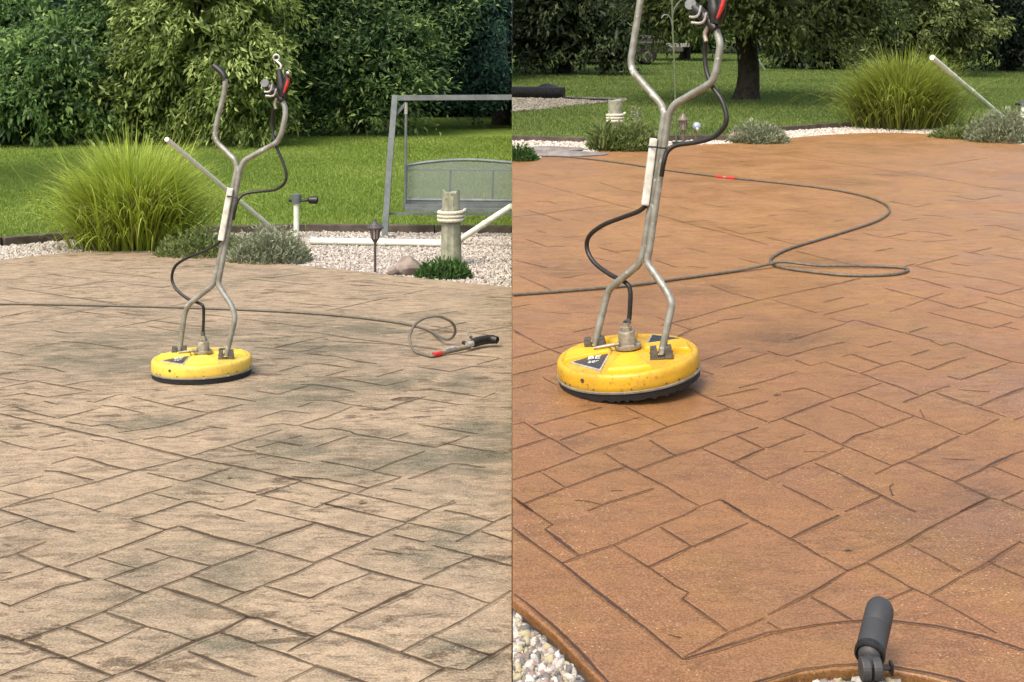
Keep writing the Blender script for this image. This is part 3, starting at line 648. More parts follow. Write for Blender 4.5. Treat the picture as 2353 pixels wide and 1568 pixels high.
segR += Z("""1,155 350,75 540,30 690,1; 180,1 350,75 480,125; 1,310 180,270; ? 180,270 430,200; ? 1,440 150,400; 110,745 180,790; ! 180,790 270,850 400,910; 400,910 640,1050; 200,770 540,680 820,605; 440,910 700,820; ? 700,820 1160,700; ! 1040,600 1230,690; 1230,690 1430,785; 640,1050 820,990 1180,880; ? 1180,880 1430,785 1560,745; 1560,745 1840,660; ? 1840,660 1990,610; 1630,440 1850,540 2060,635; ? 2060,635 2240,700; 2240,700 2340,740; 2060,635 2351,550; ? 450,1125 640,1050; ? 1740,1510 1930,1450; 1300,1350 830,1500; ? 830,1500 700,1560; ? 580,1460 700,1470 820,1500; ? 910,1370 1010,1370; 1750,270 1850,305; 2080,430 2351,355; ? 1880,510 2260,430; ? 1740,180 1870,140 2100,60; ? 1930,240 2351,110; 1,995 320,890; 1,1275 260,1190 450,1125; 280,1210 400,1290 490,1345; 1,1430 90,1500 190,1568; 100,1500 490,1345 830,1220 1060,1150; 860,1030 1000,1125; ! 1000,1125 1150,1200; 1150,1200 1430,1345 1560,1430 1730,1515; ! 1260,910 1300,930; 1300,930 1500,1050; 1140,1185 1500,1050 1740,975 2010,870 2250,790; 1740,985 2030,1110 2340,1275; ! 2030,1110 2310,985; 2060,870 2310,985 2351,970; ! 1930,1460 2110,1568; ? 700,740 800,780; ? 1,770 110,745; ? 280,330 410,400; ? 1720,690 2000,620""", 512, 341.25, kt)+Z("""1,360 150,310; ? 150,310 270,275; 1,90 90,120 180,138 430,65 700,10; 250,170 400,225; ? 400,225 530,190; 530,190 680,240 850,295; ? 680,140 770,118; ! 770,118 900,165 1060,220; 850,295 1070,220 1220,180; ! 1220,180 1340,215; 1340,215 1480,265; ! 1480,265 1670,185; ? 1670,185 1810,145; 1320,130 1480,80; ! 950,330 1060,370; 1060,370 1240,430 1400,500; ? 850,295 950,330; ? 610,525 800,465 1040,385; 800,470 920,520; ? 920,520 1060,570; 1060,570 1250,650 1430,715; ! 1430,715 1600,780; 1600,780 1790,860; 1240,560 1400,500; ? 1400,500 1490,465 1670,410; 130,465 330,430 450,465 600,525; 1,750 130,705 430,590 610,525; ! 1550,475 1700,530 1930,605; 1930,605 2190,695; 1650,320 1770,355; ? 1770,355 1980,280 2230,190; 1700,10 1890,75; ! 1890,75 2230,185; 2230,185 2351,205; 1500,1 1600,40 1700,10; 870,40 920,55 1130,1; 1940,595 2100,520; ! 2100,520 2351,430; ? 1400,630 1440,700; ? 1800,860 1930,805 2120,710; 1260,1100 1560,960; ? 1560,960 1760,870; 680,945 800,870 960,820; ? 960,820 1340,690; 130,705 410,820; ! 410,820 670,945; 670,945 850,1020; ! 850,1020 1130,1140; 380,1105 700,980; ? 1,1260 380,1105; 1130,1150 1260,1100; ? 980,1220 1130,1150; ? 1120,1340 1150,1420; ? 1120,1340 1160,1310; 430,1120 700,1240; ! 700,1240 1050,1420 1360,1568; 140,1320 600,1550; 1050,1420 720,1568; 1260,1100 1710,1290; ! 1710,1290 2030,1435; 2030,1435 2150,1465; ? 2150,1465 2351,1550; 1710,1290 1940,1190 2000,1155; ! 2000,1155 2260,1035; 2260,1035 2351,1005; ? 2060,1150 2351,1270; 2150,1465 2351,1375; ? 2030,1435 1760,1568; 1,980 110,935; 110,935 340,855; ? 320,1015 550,1015; ? 570,600 800,670 1050,800; ? 2260,720 2351,690; . 1750,445 2040,465; . 1590,1080 1900,1090""", 768, 341.25, kt)
segR += Z("""? 1,30 200,50 450,90 740,130 950,165 1290,215; 1290,215 1760,300 2099,345; ? 1320,130 1500,110 1800,65; 1000,420 1220,465 1340,440; 1540,380 1700,410 1920,370; ? 1440,410 1770,430; ! 1830,490 2099,525; 1680,530 1800,515; 780,680 940,720 1150,680; 1150,665 1300,670 1500,705; 1270,535 1400,540 1500,560; 1100,580 1230,560; ? 1000,720 1200,750; 1620,665 1720,650; ! 1770,620 1860,615 2060,660; ? 870,830 1040,800; 430,880 790,965; ? 220,825 430,880; 1,720 260,780; 1220,945 1560,860; 1210,950 1450,1005; 1660,840 1840,800; ? 1600,830 1780,865; ? 1900,700 2099,745; 1830,855 2099,905; 1500,930 1650,950; ? 1460,1005 1900,1070 2060,1115; ! 1130,1040 1300,1075 1500,1135; 960,1135 1290,1220 1570,1300; 1290,1220 1440,1175; ? 1580,1300 1800,1245; 1610,1120 1900,1185; ? 1900,1185 2099,1130; 1780,1200 1940,1245 2099,1290; 1640,1280 1830,1320 2060,1380 2098,1370; ? 1130,1285 1290,1225; 1310,1330 1500,1380 1840,1465; ? 1850,1460 2000,1410; ? 1900,1440 2060,1475; ! 620,1085 760,1050; 1,1215 430,1125 620,1085; 450,1250 620,1205; 60,1235 400,1335; ? 460,1350 700,1290 830,1260; 500,1380 640,1410 720,1395; ! 740,1400 920,1450 1140,1505; 1140,1505 1370,1568; 1160,1495 1310,1450; 170,1560 500,1465; ? 500,1465 640,1420; 540,585 620,572; 1,545 80,530; ? 1110,960 1210,930; ? 990,1330 1110,1290; . 210,500 330,505; . 860,200 1080,212; . 400,300 600,330; . 1300,330 1600,352; . 600,725 700,745; . 1250,755 1550,735; . 1350,1040 1500,1052""", 768, 150, ku)+Z("""? 1,235 200,270 420,330; 420,330 580,375 830,440 1070,500; 1180,530 1300,560 1540,630; ! 1540,630 1750,680; 1750,680 2099,775; ? 1,550 230,525 640,470 820,450; ? 120,490 300,545 400,580; ! 200,420 290,420 370,440; 110,730 280,790; ? 280,790 430,790; ? 200,190 350,220; ? 420,175 480,185; ? 720,265 900,325 1040,345; ? 410,1055 620,1015; ? 70,1035 310,1145; 30,905 180,940 290,965; 720,800 890,850; ? 850,835 990,825; ? 650,880 800,910; ? 1170,900 1360,965; 1440,955 1600,970; 1150,720 1300,700; ? 1560,440 1690,465 1780,455; 1420,345 1520,350; 1800,335 1920,360; ? 1360,460 1450,485; ? 1690,630 1920,700; ? 1880,690 2099,670; 1930,640 2080,615; ? 1860,890 2030,930; ? 1420,800 1600,840; 1630,1110 1820,1180 2020,1230; 500,1495 680,1455; ? 1,1290 150,1265; ! 1,1470 190,1568; 1220,1440 1470,1380 1700,1310 2099,1215; 1310,1420 1470,1475; 1280,1568 1470,1475 1700,1410; ? 1690,1400 1890,1375; 1170,1360 1250,1395; ? 200,660 280,680; . 480,570 600,580; . 600,640 760,655; . 1300,250 1500,262; . 1400,590 1620,575; . 1200,380 1350,392; . 300,1330 460,1345; . 420,720 640,700; . 1860,90 1990,105""", 512, 150, ku)
segR.append(([(512.5, 528), (562, 564.3), (622, 610), (684.6, 659.4)], .006))
segR.append(([(684.6, 659.4), (716, 649.6), (768, 633), (817, 624.5), (862, 620.2), (895, 620.6), (934.7, 625.1), (984, 636), (1024, 650), (1060, 668)], .006))
segR.append(([(515, 594), (556, 627.5), (605, 678), (632, 707)], .0055)); segR.append(([(730, 689.5), (768, 679), (798, 670), (833, 665.5), (862, 664.2), (890, 666), (926, 672.5), (955, 679.5), (990, 692)], .0055))
for i in range(6):
    segR.append(([(1030, 560+i*60), (1500, 800+i*90)], .004)); segR.append(([(1030, 640+i*60), (1500, 380+i*60)], .004))
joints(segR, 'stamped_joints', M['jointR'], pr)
# rolled margin of the pad by the beds: a slightly proud band edge is part of the joints above

# ------------------------------------------------------------------ beds of loose stone
def icosa(sub=0):
    bm = bmesh.new(); bmesh.ops.create_icosphere(bm, subdivisions=sub+1, radius=1)
    v = np.array([q.co[:] for q in bm.verts]); f = np.array([[q.index for q in fc.verts] for fc in bm.faces]); bm.free(); return v, f
def gravel(name, poly, n, smin, smax, m, left, layers=1, sub=0, sink=.03, chip=.45):
    poly = [tuple(q) for q in poly]
    xs = [q[0] for q in poly]; ys = [q[1] for q in poly]; n = int(n)
    x = rng.uniform(min(xs), max(xs), n*4); y = rng.uniform(min(ys), max(ys), n*4)
    ok = in_poly(x, y, poly); x, y = x[ok][:n], y[ok][:n]; n = len(x)
    sz = rng.uniform(smin, smax, n)**1.0*.5
    lay = rng.integers(0, layers, n)
    z = gza(x, y, left)-sink+lay*smin*.5+rng.uniform(-.3, .3, n)*smin
    bv, bf = icosa(sub); k = len(bv)
    sc = np.stack([rng.uniform(.8, 1.35, n), rng.uniform(.55, 1.0, n), rng.uniform(.4, .85, n)], -1)
    Vn = bv[None]*(1+rng.normal(0, chip*.42, (n, k)))[..., None]*sc[:, None, :]*sz[:, None, None]
    A = rng.normal(size=(n, 3, 3)); Q = np.linalg.qr(A)[0]
    V = np.einsum('nij,nkj->nki', Q, Vn)+np.stack([x, y, z], -1)[:, None, :]
    if left: V[..., 0] = np.minimum(V[..., 0], -.002)
    else: V[..., 0] = np.maximum(V[..., 0], .002)
    Fc = (bf[None]+(np.arange(n)*k)[:, None, None]).reshape(-1, 3)
    o = link(name, npmesh(name, V.reshape(-1, 3), Fc, np.repeat(rng.random(n), k)), m)
    return tag(o, kind='stuff')
edgeL_y = [(-700, 572), (-300, 566), (0, 562), (100, 553), (160, 549), (420, 535), (700, 529), (1000, 532), (XS, 533)]
bedL = [gp(*q) for q in farL]+[gp(*q) for q in edgeL_y[::-1]]
bedL = [(min(x, -.001), y) for x, y in bedL]
b = slab('gravel_bed', [(x, y) for x, y in bedL], M['bed'], .03, -.028); tag(b, kind='structure')
g_ = gravel('gravel', bedL, 42000, .013, .034, M['gravelL'], True, 2, 0, .024); tag(g_, 'pinkish grey stone chips between the beige patio and the lawn', 'gravel')
edgeR_y = [(1177, 322), (1360, 327), (1560, 323), (1690, 322), (1790, 302), (1880, 295), (1980, 291), (2130, 292), (2240, 296), (2353, 306), (2500, 320), (2900, 360)]
bedR = [gp(*q) for q in farR]+[gp(*q) for q in edgeR_y[::-1]]
bedR = [(max(x, .001), y) for x, y in bedR]
b = slab('gravel_bed', bedR, M['bed'], .03, -.028); tag(b, kind='structure')
g_ = gravel('gravel', bedR, 26000, .02, .055, M['gravelR'], False, 2, 0, .022); tag(g_, 'white stone chips behind the orange patio', 'gravel')
bedD = [gp(1177, 254), (gp(1250, 248)), gp(1330, 238), gp(1440, 230), gp(1440, 226), gp(1300, 222), gp(1177, 222)]
bedD = [(max(x, .001), y) for x, y in bedD]
b = slab('gravel_bed', bedD, M['bed'], .03, -.026); tag(b, kind='structure')
g_ = gravel('gravel', bedD, 7000, .03, .07, M['gravelD'], False, 1, 0, .02); tag(g_, 'dusty stones beside the black pipe on the lawn', 'gravel')
nearbed = [(.001, gr(512.3, 598.6)[1]), gr(553, 632), gr(602, 682.6), gr(628, 711), gr(650, 735), (.9, 1.9), (.001, 1.9)]
soil = slab('soil', [(.001, 3.4), (.45, 2.9), (1.5, 2.9), (1.5, 1.5), (.001, 1.5)], M['soil'], .02, -.024); tag(soil, kind='structure')
g_ = gravel('gravel', [(.001, gr(512.3, 610)[1]), gr(540, 634), gr(589, 685), gr(612, 713), gr(634, 737), (.9, 1.8), (.001, 1.8)], 9500, .012, .034, M['gravelN'], False, 3, 1, .02); tag(g_, 'mixed grey and cream stones at the near corner of the orange patio', 'gravel')
g_ = gravel('gravel', [gr(768, 695), gr(800, 686), gr(832.7, 682), gr(862, 680), gr(889.6, 681), gr(925, 688), gr(950, 695), gr(1000, 730), gr(700, 730)], 900, .02, .045, M['gravelN'], False, 2, 1, .018); tag(g_, 'pale stones in the round bed around the grey spotlight', 'gravel')

# timber edging
def edging(pts, left, label, group):
    q = [G(*p_) for p_ in pts]; out = []
    tot = 0
    for i in range(len(q)-1):
        L = (q[i+1]-q[i]).length; n = max(1, round(L/1.25))
        for k in range(n): out.append((q[i].lerp(q[i+1], (k+.006)/n), q[i].lerp(q[i+1], (k+.994)/n)))
    ORD = ['first', 'second', 'third', 'fourth', 'fifth', 'sixth', 'seventh', 'eighth', 'ninth', 'tenth', 'eleventh', 'twelfth', 'thirteenth', 'fourteenth', 'fifteenth']
    num = 0
    for A, B in out:
        if left and max(A.x, B.x) > -.01: B = Vector((-.004, B.y, B.z))
        if not left and min(A.x, B.x) < .01: A = Vector((.004, A.y, A.z))
        d = (B-A); L = d.length
        if L < .1: continue
        c = (A+B)/2; an = math.atan2(d.y, d.x)
        Mx = Matrix.Rotation(an, 3, 'Z') @ Matrix.Rotation(-math.asin(d.z/L), 3, 'Y')
        mb = MB(); mb.box(c+Vector((0, .05, .004+random.uniform(-.006, .006))), L, .085, .11, Mx)
        o = mb.build('timber_edging', M['timber'], None, False, c, bevel=.008)
        tag(o, label+', '+ORD[num]+' from the left', 'edging board', group); num += 1
edging(edgeL_y, True, 'dark timber board edging the bright lawn', 'timber boards edging the bright lawn')
edging(edgeR_y, False, 'dark timber board edging the shaded lawn', 'timber boards edging the shaded lawn')

# ------------------------------------------------------------------ turf
def turf(name, left, n, m, label):
    # denser near, thinner far; seen in perspective as even cover
    ymin, ymax = (12.1, 27.) if left else (15.5, 60.)
    y = ymin*(ymax/ymin)**rng.random(n)
    x = (rng.uniform(-.55, -.0005, n) if left else rng.uniform(.0005, .5, n))*y
    poly = [gp(*q) for q in (edgeL_y if left else edgeR_y)]
    ex = np.array([q[0] for q in poly]); ey = np.array([q[1] for q in poly]); s_ = np.argsort(ex)
    ok = y > np.interp(x, ex[s_], ey[s_])+.1
    if not left: ok &= ~in_poly(x, y, bedD)
    x, y = x[ok], y[ok]; n = len(x)
    z = gza(x, y, left)-.035
    k = .8+y/25
    patch = .5+.16*np.sin(x*1.3+1)*np.sin(y*.9)+.1*np.sin(x*.5+y*2.1)
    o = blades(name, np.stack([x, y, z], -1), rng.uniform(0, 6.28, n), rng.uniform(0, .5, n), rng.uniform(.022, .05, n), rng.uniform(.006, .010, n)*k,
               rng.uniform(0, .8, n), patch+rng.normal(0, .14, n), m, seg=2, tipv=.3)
    return tag(o, label, 'grass', kind='stuff')
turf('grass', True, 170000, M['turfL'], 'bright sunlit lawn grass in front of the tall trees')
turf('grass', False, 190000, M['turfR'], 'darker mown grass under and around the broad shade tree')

# ------------------------------------------------------------------ ornamental grasses and low plants
def clump(px, py, halfw, height, n, m, label, name='ornamental_grass'):
    c = G(px, py); left = c.x < 0
    r0 = np.abs(rng.normal(0, .34, n))*halfw; a0 = rng.uniform(0, 2*math.pi, n)
    az = a0+rng.normal(0, .5, n)
    base = np.stack([c.x+r0*np.cos(a0), c.y+r0*np.sin(a0)*.8, np.full(n, c.z-.04)], -1)
    out = np.clip(r0/(halfw*.8), 0, 1)
    tilt = out*.30+np.abs(rng.normal(0, .13, n)); ln = height*rng.uniform(.62, 1.12, n)
    bd = rng.uniform(.3, 1.25, n)+out*1.0
    long_ = rng.random(n) < .06; bd[long_] = rng.uniform(.1, .45, long_.sum()); ln[long_] *= 1.08; bunch = np.sin(a0*3+1)*np.sin(r0*9/halfw); ln *= 1+.10*bunch
    low = rng.random(n) < .28; ln[low] *= .6; bd[low] += .5
    v = np.clip(.42+rng.normal(0, .15, n)-low*.12, 0, 1); dead = rng.random(n) < .10; v[dead] = 0; bd[dead] += .5
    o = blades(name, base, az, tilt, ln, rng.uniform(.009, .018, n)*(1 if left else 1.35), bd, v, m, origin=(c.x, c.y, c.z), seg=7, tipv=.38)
    return tag(o, label, 'ornamental grass')
clump(305, 566, .58, 1.0, 6200, M['blade'], 'large bright yellow green ornamental grass behind the beige patio')
clump(2072, 292, .72, 1.04, 6200, M['bladeR'], 'large ornamental grass clump at the far edge of the orange patio')
def herb(name, px, py, rx, ry, h, n, m, label, cat='plant', ls=.045, up=.6, group=None, lw=.3, stems=60):
    c = G(px, py); left = c.x < 0
    root = empty(name, c, label, cat, group)
    r = np.sqrt(rng.random(n)); a0 = rng.uniform(0, 6.283, n)
    z = rng.random(n)**.8
    dome = np.sqrt(np.clip(1-r**2, .05, 1))
    C = np.stack([c.x+r*rx*np.cos(a0), c.y+r*ry*np.sin(a0), c.z+z*h*dome*(1+.25*np.sin(a0*5+r*7))-.03], -1)
    D = np.stack([np.cos(a0)*.5, np.sin(a0)*.5, np.full(n, up)], -1)+rng.normal(0, .55, (n, 3))
    L = ls*rng.uniform(.6, 1.4, n)
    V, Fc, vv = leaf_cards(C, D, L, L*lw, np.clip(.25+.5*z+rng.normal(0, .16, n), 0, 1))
    if left: V[:, 0] = np.minimum(V[:, 0], -.002)
    else: V[:, 0] = np.maximum(V[:, 0], .002)
    link('leaves', npmesh('leaves', V, Fc, vv), m, root)
    k = stems; r = np.sqrt(rng.random(k))*.8; a1 = rng.uniform(0, 6.283, k)
    bs = np.stack([c.x+r*rx*.5*np.cos(a1), c.y+r*ry*.5*np.sin(a1), np.full(k, c.z-.03)], -1)
    if left: bs[:, 0] = np.minimum(bs[:, 0], -.05)
    else: bs[:, 0] = np.maximum(bs[:, 0], .08)
    blades('stems', bs, a1, .1+r*.5, h*rng.uniform(.8, 1.15, k), np.full(k, .006), rng.uniform(0, .3, k), np.full(k, .35), m, root, seg=4)
    return root
herb('lavender_bush', 618, 598, .34, .30, .28, 3600, M['lav'], 'silvery grey green bush right of the ornamental grass by the beige patio', 'bush', .04, .9, stems=170)
herb('low_plant', 465, 584, .40, .34, .22, 2600, M['herb'], 'small green leafy plant at the foot of the ornamental grass, beige patio', 'plant', .045)
herb('weeds', 1020, 633, .20, .14, .13, 1500, M['herbD'], 'low green weeds growing around the base of the roped post by the beige patio', 'plant', .045, .9)
herb('leafy_plant', 1388, 344, .16, .2, .30, 420, M['herb'], 'upright leafy plant left of the roped post beside the orange patio', 'plant', .11, 1.1, lw=.22)
herb('flowering_bush', 1450, 343, .36, .28, .30, 3600, M['herb'], 'loose green bush in front of the roped post beside the orange patio', 'bush', .055, .8, stems=120)
herb('low_bush', 1742, 326, .36, .3, .24, 3200, M['lav'], 'low pale green mound between the small blue light and the big grass', 'bush', .05, .6)
herb('edge_plant', 1186, 367, .22, .2, .17, 1200, M['herbD'], 'small green plant at the left end of the orange patio edge', 'plant', .05, .7)
herb('lavender_bush', 2312, 324, .48, .36, .36, 5200, M['lav'], 'grey green bush at the right edge behind the orange patio', 'bush', .05, .9, stems=160)
herb('low_plant', 2215, 316, .42, .3, .16, 2600, M['herb'], 'low green ground plant right of the big grass clump by the orange patio', 'plant', .05)
# two flower spikes
for (px, py, h) in ((1455, 250, .17), (1468, 256, .14)):
    d = G(1460, 330).y; base = P(px, 300, d); top = P(px, py-5, d)
    root = empty('flower_spike', base, ('taller' if px == 1455 else 'shorter')+' pale flower spike above the bush beside the roped post', 'flower', None)
    MB().tube([base, top], .004, 6).build('stem', M['green_metal'], root)
    n = 160; t = rng.random(n); C = np.array(base)[None]*(1-t)[:, None]+np.array(top)[None]*t[:, None]
    ok = t > .35; C = C[ok]; n = len(C)
    D = rng.normal(size=(n, 3)); V, Fc, vv = leaf_cards(C, D, np.full(n, .035), np.full(n, .02), np.full(n, .95))
    link('flowers', npmesh('flowers', V, Fc, vv), M['lav'], root)

# ------------------------------------------------------------------ trees
def B(px, py, d, rx, rz, ry=None):
    c = P(px, py, d); return (c.x, c.y, c.z, rx*KX/F*d, ry or rx*KX/F*d*.8, rz*KY/F*d)
# left yard
GL = 'trees behind the bright lawn'
tree('willow_leaved_tree', P(470, 300, 25).x, 26, [B(470, 60, 25, 200, 240), B(570, 190, 24.3, 105, 135), B(330, 190, 25.3, 110, 140), B(440, -250, 26, 240, 200)], M['lfWillow'],
     'tall olive green tree with drooping leaves behind the ornamental grass', .16, 6, group=GL, lsize=.20, lw=.30, per=34, dens=7)
tree('leafy_tree', P(150, 300, 25).x, 26, [B(120, 195, 25, 170, 150), B(0, 230, 24.6, 120, 120), B(230, 110, 26, 110, 130), B(20, 60, 26, 120, 90)], M['lfMid'],
     'mid green leafy tree at the far left of the bright lawn', .14, 6, group=GL, lsize=.20, lw=.36, per=34, dens=6.5)
tree('conifer', P(60, 300, 32).x, 32.5, [B(40, 0, 32, 230, 170), B(-200, -50, 32, 200, 300), B(100, -350, 32, 260, 260)], M['lfBlue'],
     'dark blue green conifer behind the leafy tree in the top left', .2, 5, group=GL, lsize=.13, lw=.2, per=30, dens=6, droop=.2)
tree('cedar_tree', P(820, 300, 28).x, 28.5, [B(760, 60, 28, 150, 230), B(860, 130, 27.5, 130, 150), B(930, -30, 28.5, 150, 170), B(700, 215, 27.5, 70, 90), B(760, -300, 29, 260, 220)], M['lfCedar'],
     'dark green cedar with layered sweeping boughs left of the swing', .18, 7, group=GL, lsize=.19, lw=.30, per=40, dens=6.5, droop=.1, flat=.22, spray=.75)
tree('cedar_tree', P(1150, 300, 31).x, 31.5, [B(1060, 90, 30.5, 130, 140), B(1130, 180, 30, 90, 70), B(1150, -60, 31, 160, 170), B(1000, -200, 32, 200, 250)], M['lfBlue'],
     'shadowy blue green cedar above the swing seat', .18, 6, group=GL, clip='L', lsize=.19, lw=.28, per=36, dens=5.5, droop=.1, flat=.25, spray=.7, tint=.15)
tree('lawn_tree', P(-420, 300, 17).x, 17, [B(-260, -420, 16.5, 330, 210, 2.6), B(-150, -330, 18, 230, 120, 2.2)], M['lfMid'],
     'tree just outside the left edge whose shade falls on the bright lawn', .16, 5, group=None, lsize=.2, lw=.4, per=24, dens=4)
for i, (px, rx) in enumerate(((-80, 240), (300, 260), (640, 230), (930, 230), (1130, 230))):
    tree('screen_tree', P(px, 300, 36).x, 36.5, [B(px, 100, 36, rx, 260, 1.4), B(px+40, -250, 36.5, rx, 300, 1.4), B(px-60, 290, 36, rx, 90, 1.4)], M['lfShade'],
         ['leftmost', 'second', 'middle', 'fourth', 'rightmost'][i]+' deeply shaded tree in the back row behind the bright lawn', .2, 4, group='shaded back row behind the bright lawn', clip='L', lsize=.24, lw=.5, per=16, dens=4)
# right yard
tree('shade_tree', P(1716, 225, 23.2).x, 23.3, [B(1690, -330, 21.5, 400, 190, 3.0), B(1700, -70, 23, 230, 130), B(1540, 10, 23, 90, 80), B(1860, 0, 22.5, 150, 100), B(1760, 20, 21.5, 100, 60), B(1960, 20, 22.5, 110, 75), B(1640, -10, 21.5, 100, 70)], M['lfOak'],
     'broad shade tree with a dark bare trunk on the right lawn', .20, 8, trunk_h=1.9, group='trees around the shaded lawn', lsize=.16, lw=.38, per=34, dens=8, lean=-.05)
tree('leafy_tree', P(1300, 160, 34).x, 34.5, [B(1290, 20, 34, 130, 130), B(1200, 90, 34, 90, 80), B(1400, 80, 33.5, 70, 90), B(1250, -120, 35, 150, 120)], M['lfHedgeR'],
     'dusky green tree with foliage to the ground at the left of the shaded lawn', .2, 6, group='trees around the shaded lawn', clip='R', lsize=.22, lw=.36, per=30, dens=4)
tree('leafy_tree', P(1850, 170, 38).x, 38.5, [B(1830, 90, 38, 80, 80), B(1910, 110, 37.5, 70, 70), B(1800, 20, 38, 100, 80)], M['lfHedgeR'],
     'dark bushy tree behind the bare trunk and left of the big grass', .2, 5, group='trees around the shaded lawn', lsize=.22, lw=.36, per=26, dens=3.5)
tree('leafy_tree', P(2110, 160, 33).x, 33.5, [B(2100, 40, 33, 150, 100), B(2200, 60, 32.5, 90, 85), B(2030, 70, 33, 90, 80), B(2120, -120, 34, 190, 110)], M['lfOak'],
     'olive green tree directly behind the big grass clump on the right', .2, 6, group='trees around the shaded lawn', lsize=.2, lw=.36, per=30, dens=4)
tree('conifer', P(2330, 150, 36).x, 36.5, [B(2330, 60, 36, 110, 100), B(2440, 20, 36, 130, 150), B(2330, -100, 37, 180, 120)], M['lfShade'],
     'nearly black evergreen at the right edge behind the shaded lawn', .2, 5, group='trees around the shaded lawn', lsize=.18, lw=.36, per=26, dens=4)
tree('leafy_tree', P(1580, 100, 46).x, 47, [B(1560, 30, 46, 110, 70), B(1620, 60, 45, 60, 40), B(1480, 10, 46, 60, 80)], M['lfMid'],
     'green tree beyond the parked utility vehicle', .2, 5, group='trees around the shaded lawn', lsize=.25, lw=.4, per=24, dens=3)
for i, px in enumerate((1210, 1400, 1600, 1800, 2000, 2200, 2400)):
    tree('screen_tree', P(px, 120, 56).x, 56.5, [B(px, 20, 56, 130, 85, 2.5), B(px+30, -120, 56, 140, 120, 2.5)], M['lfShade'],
         ['leftmost', 'second', 'third', 'middle', 'fifth', 'sixth', 'rightmost'][i]+' deeply shaded tree in the far row behind the right lawn', .25, 4, group='shaded far row behind the right lawn', clip='R', lsize=.4, lw=.5, per=14, dens=2.2)

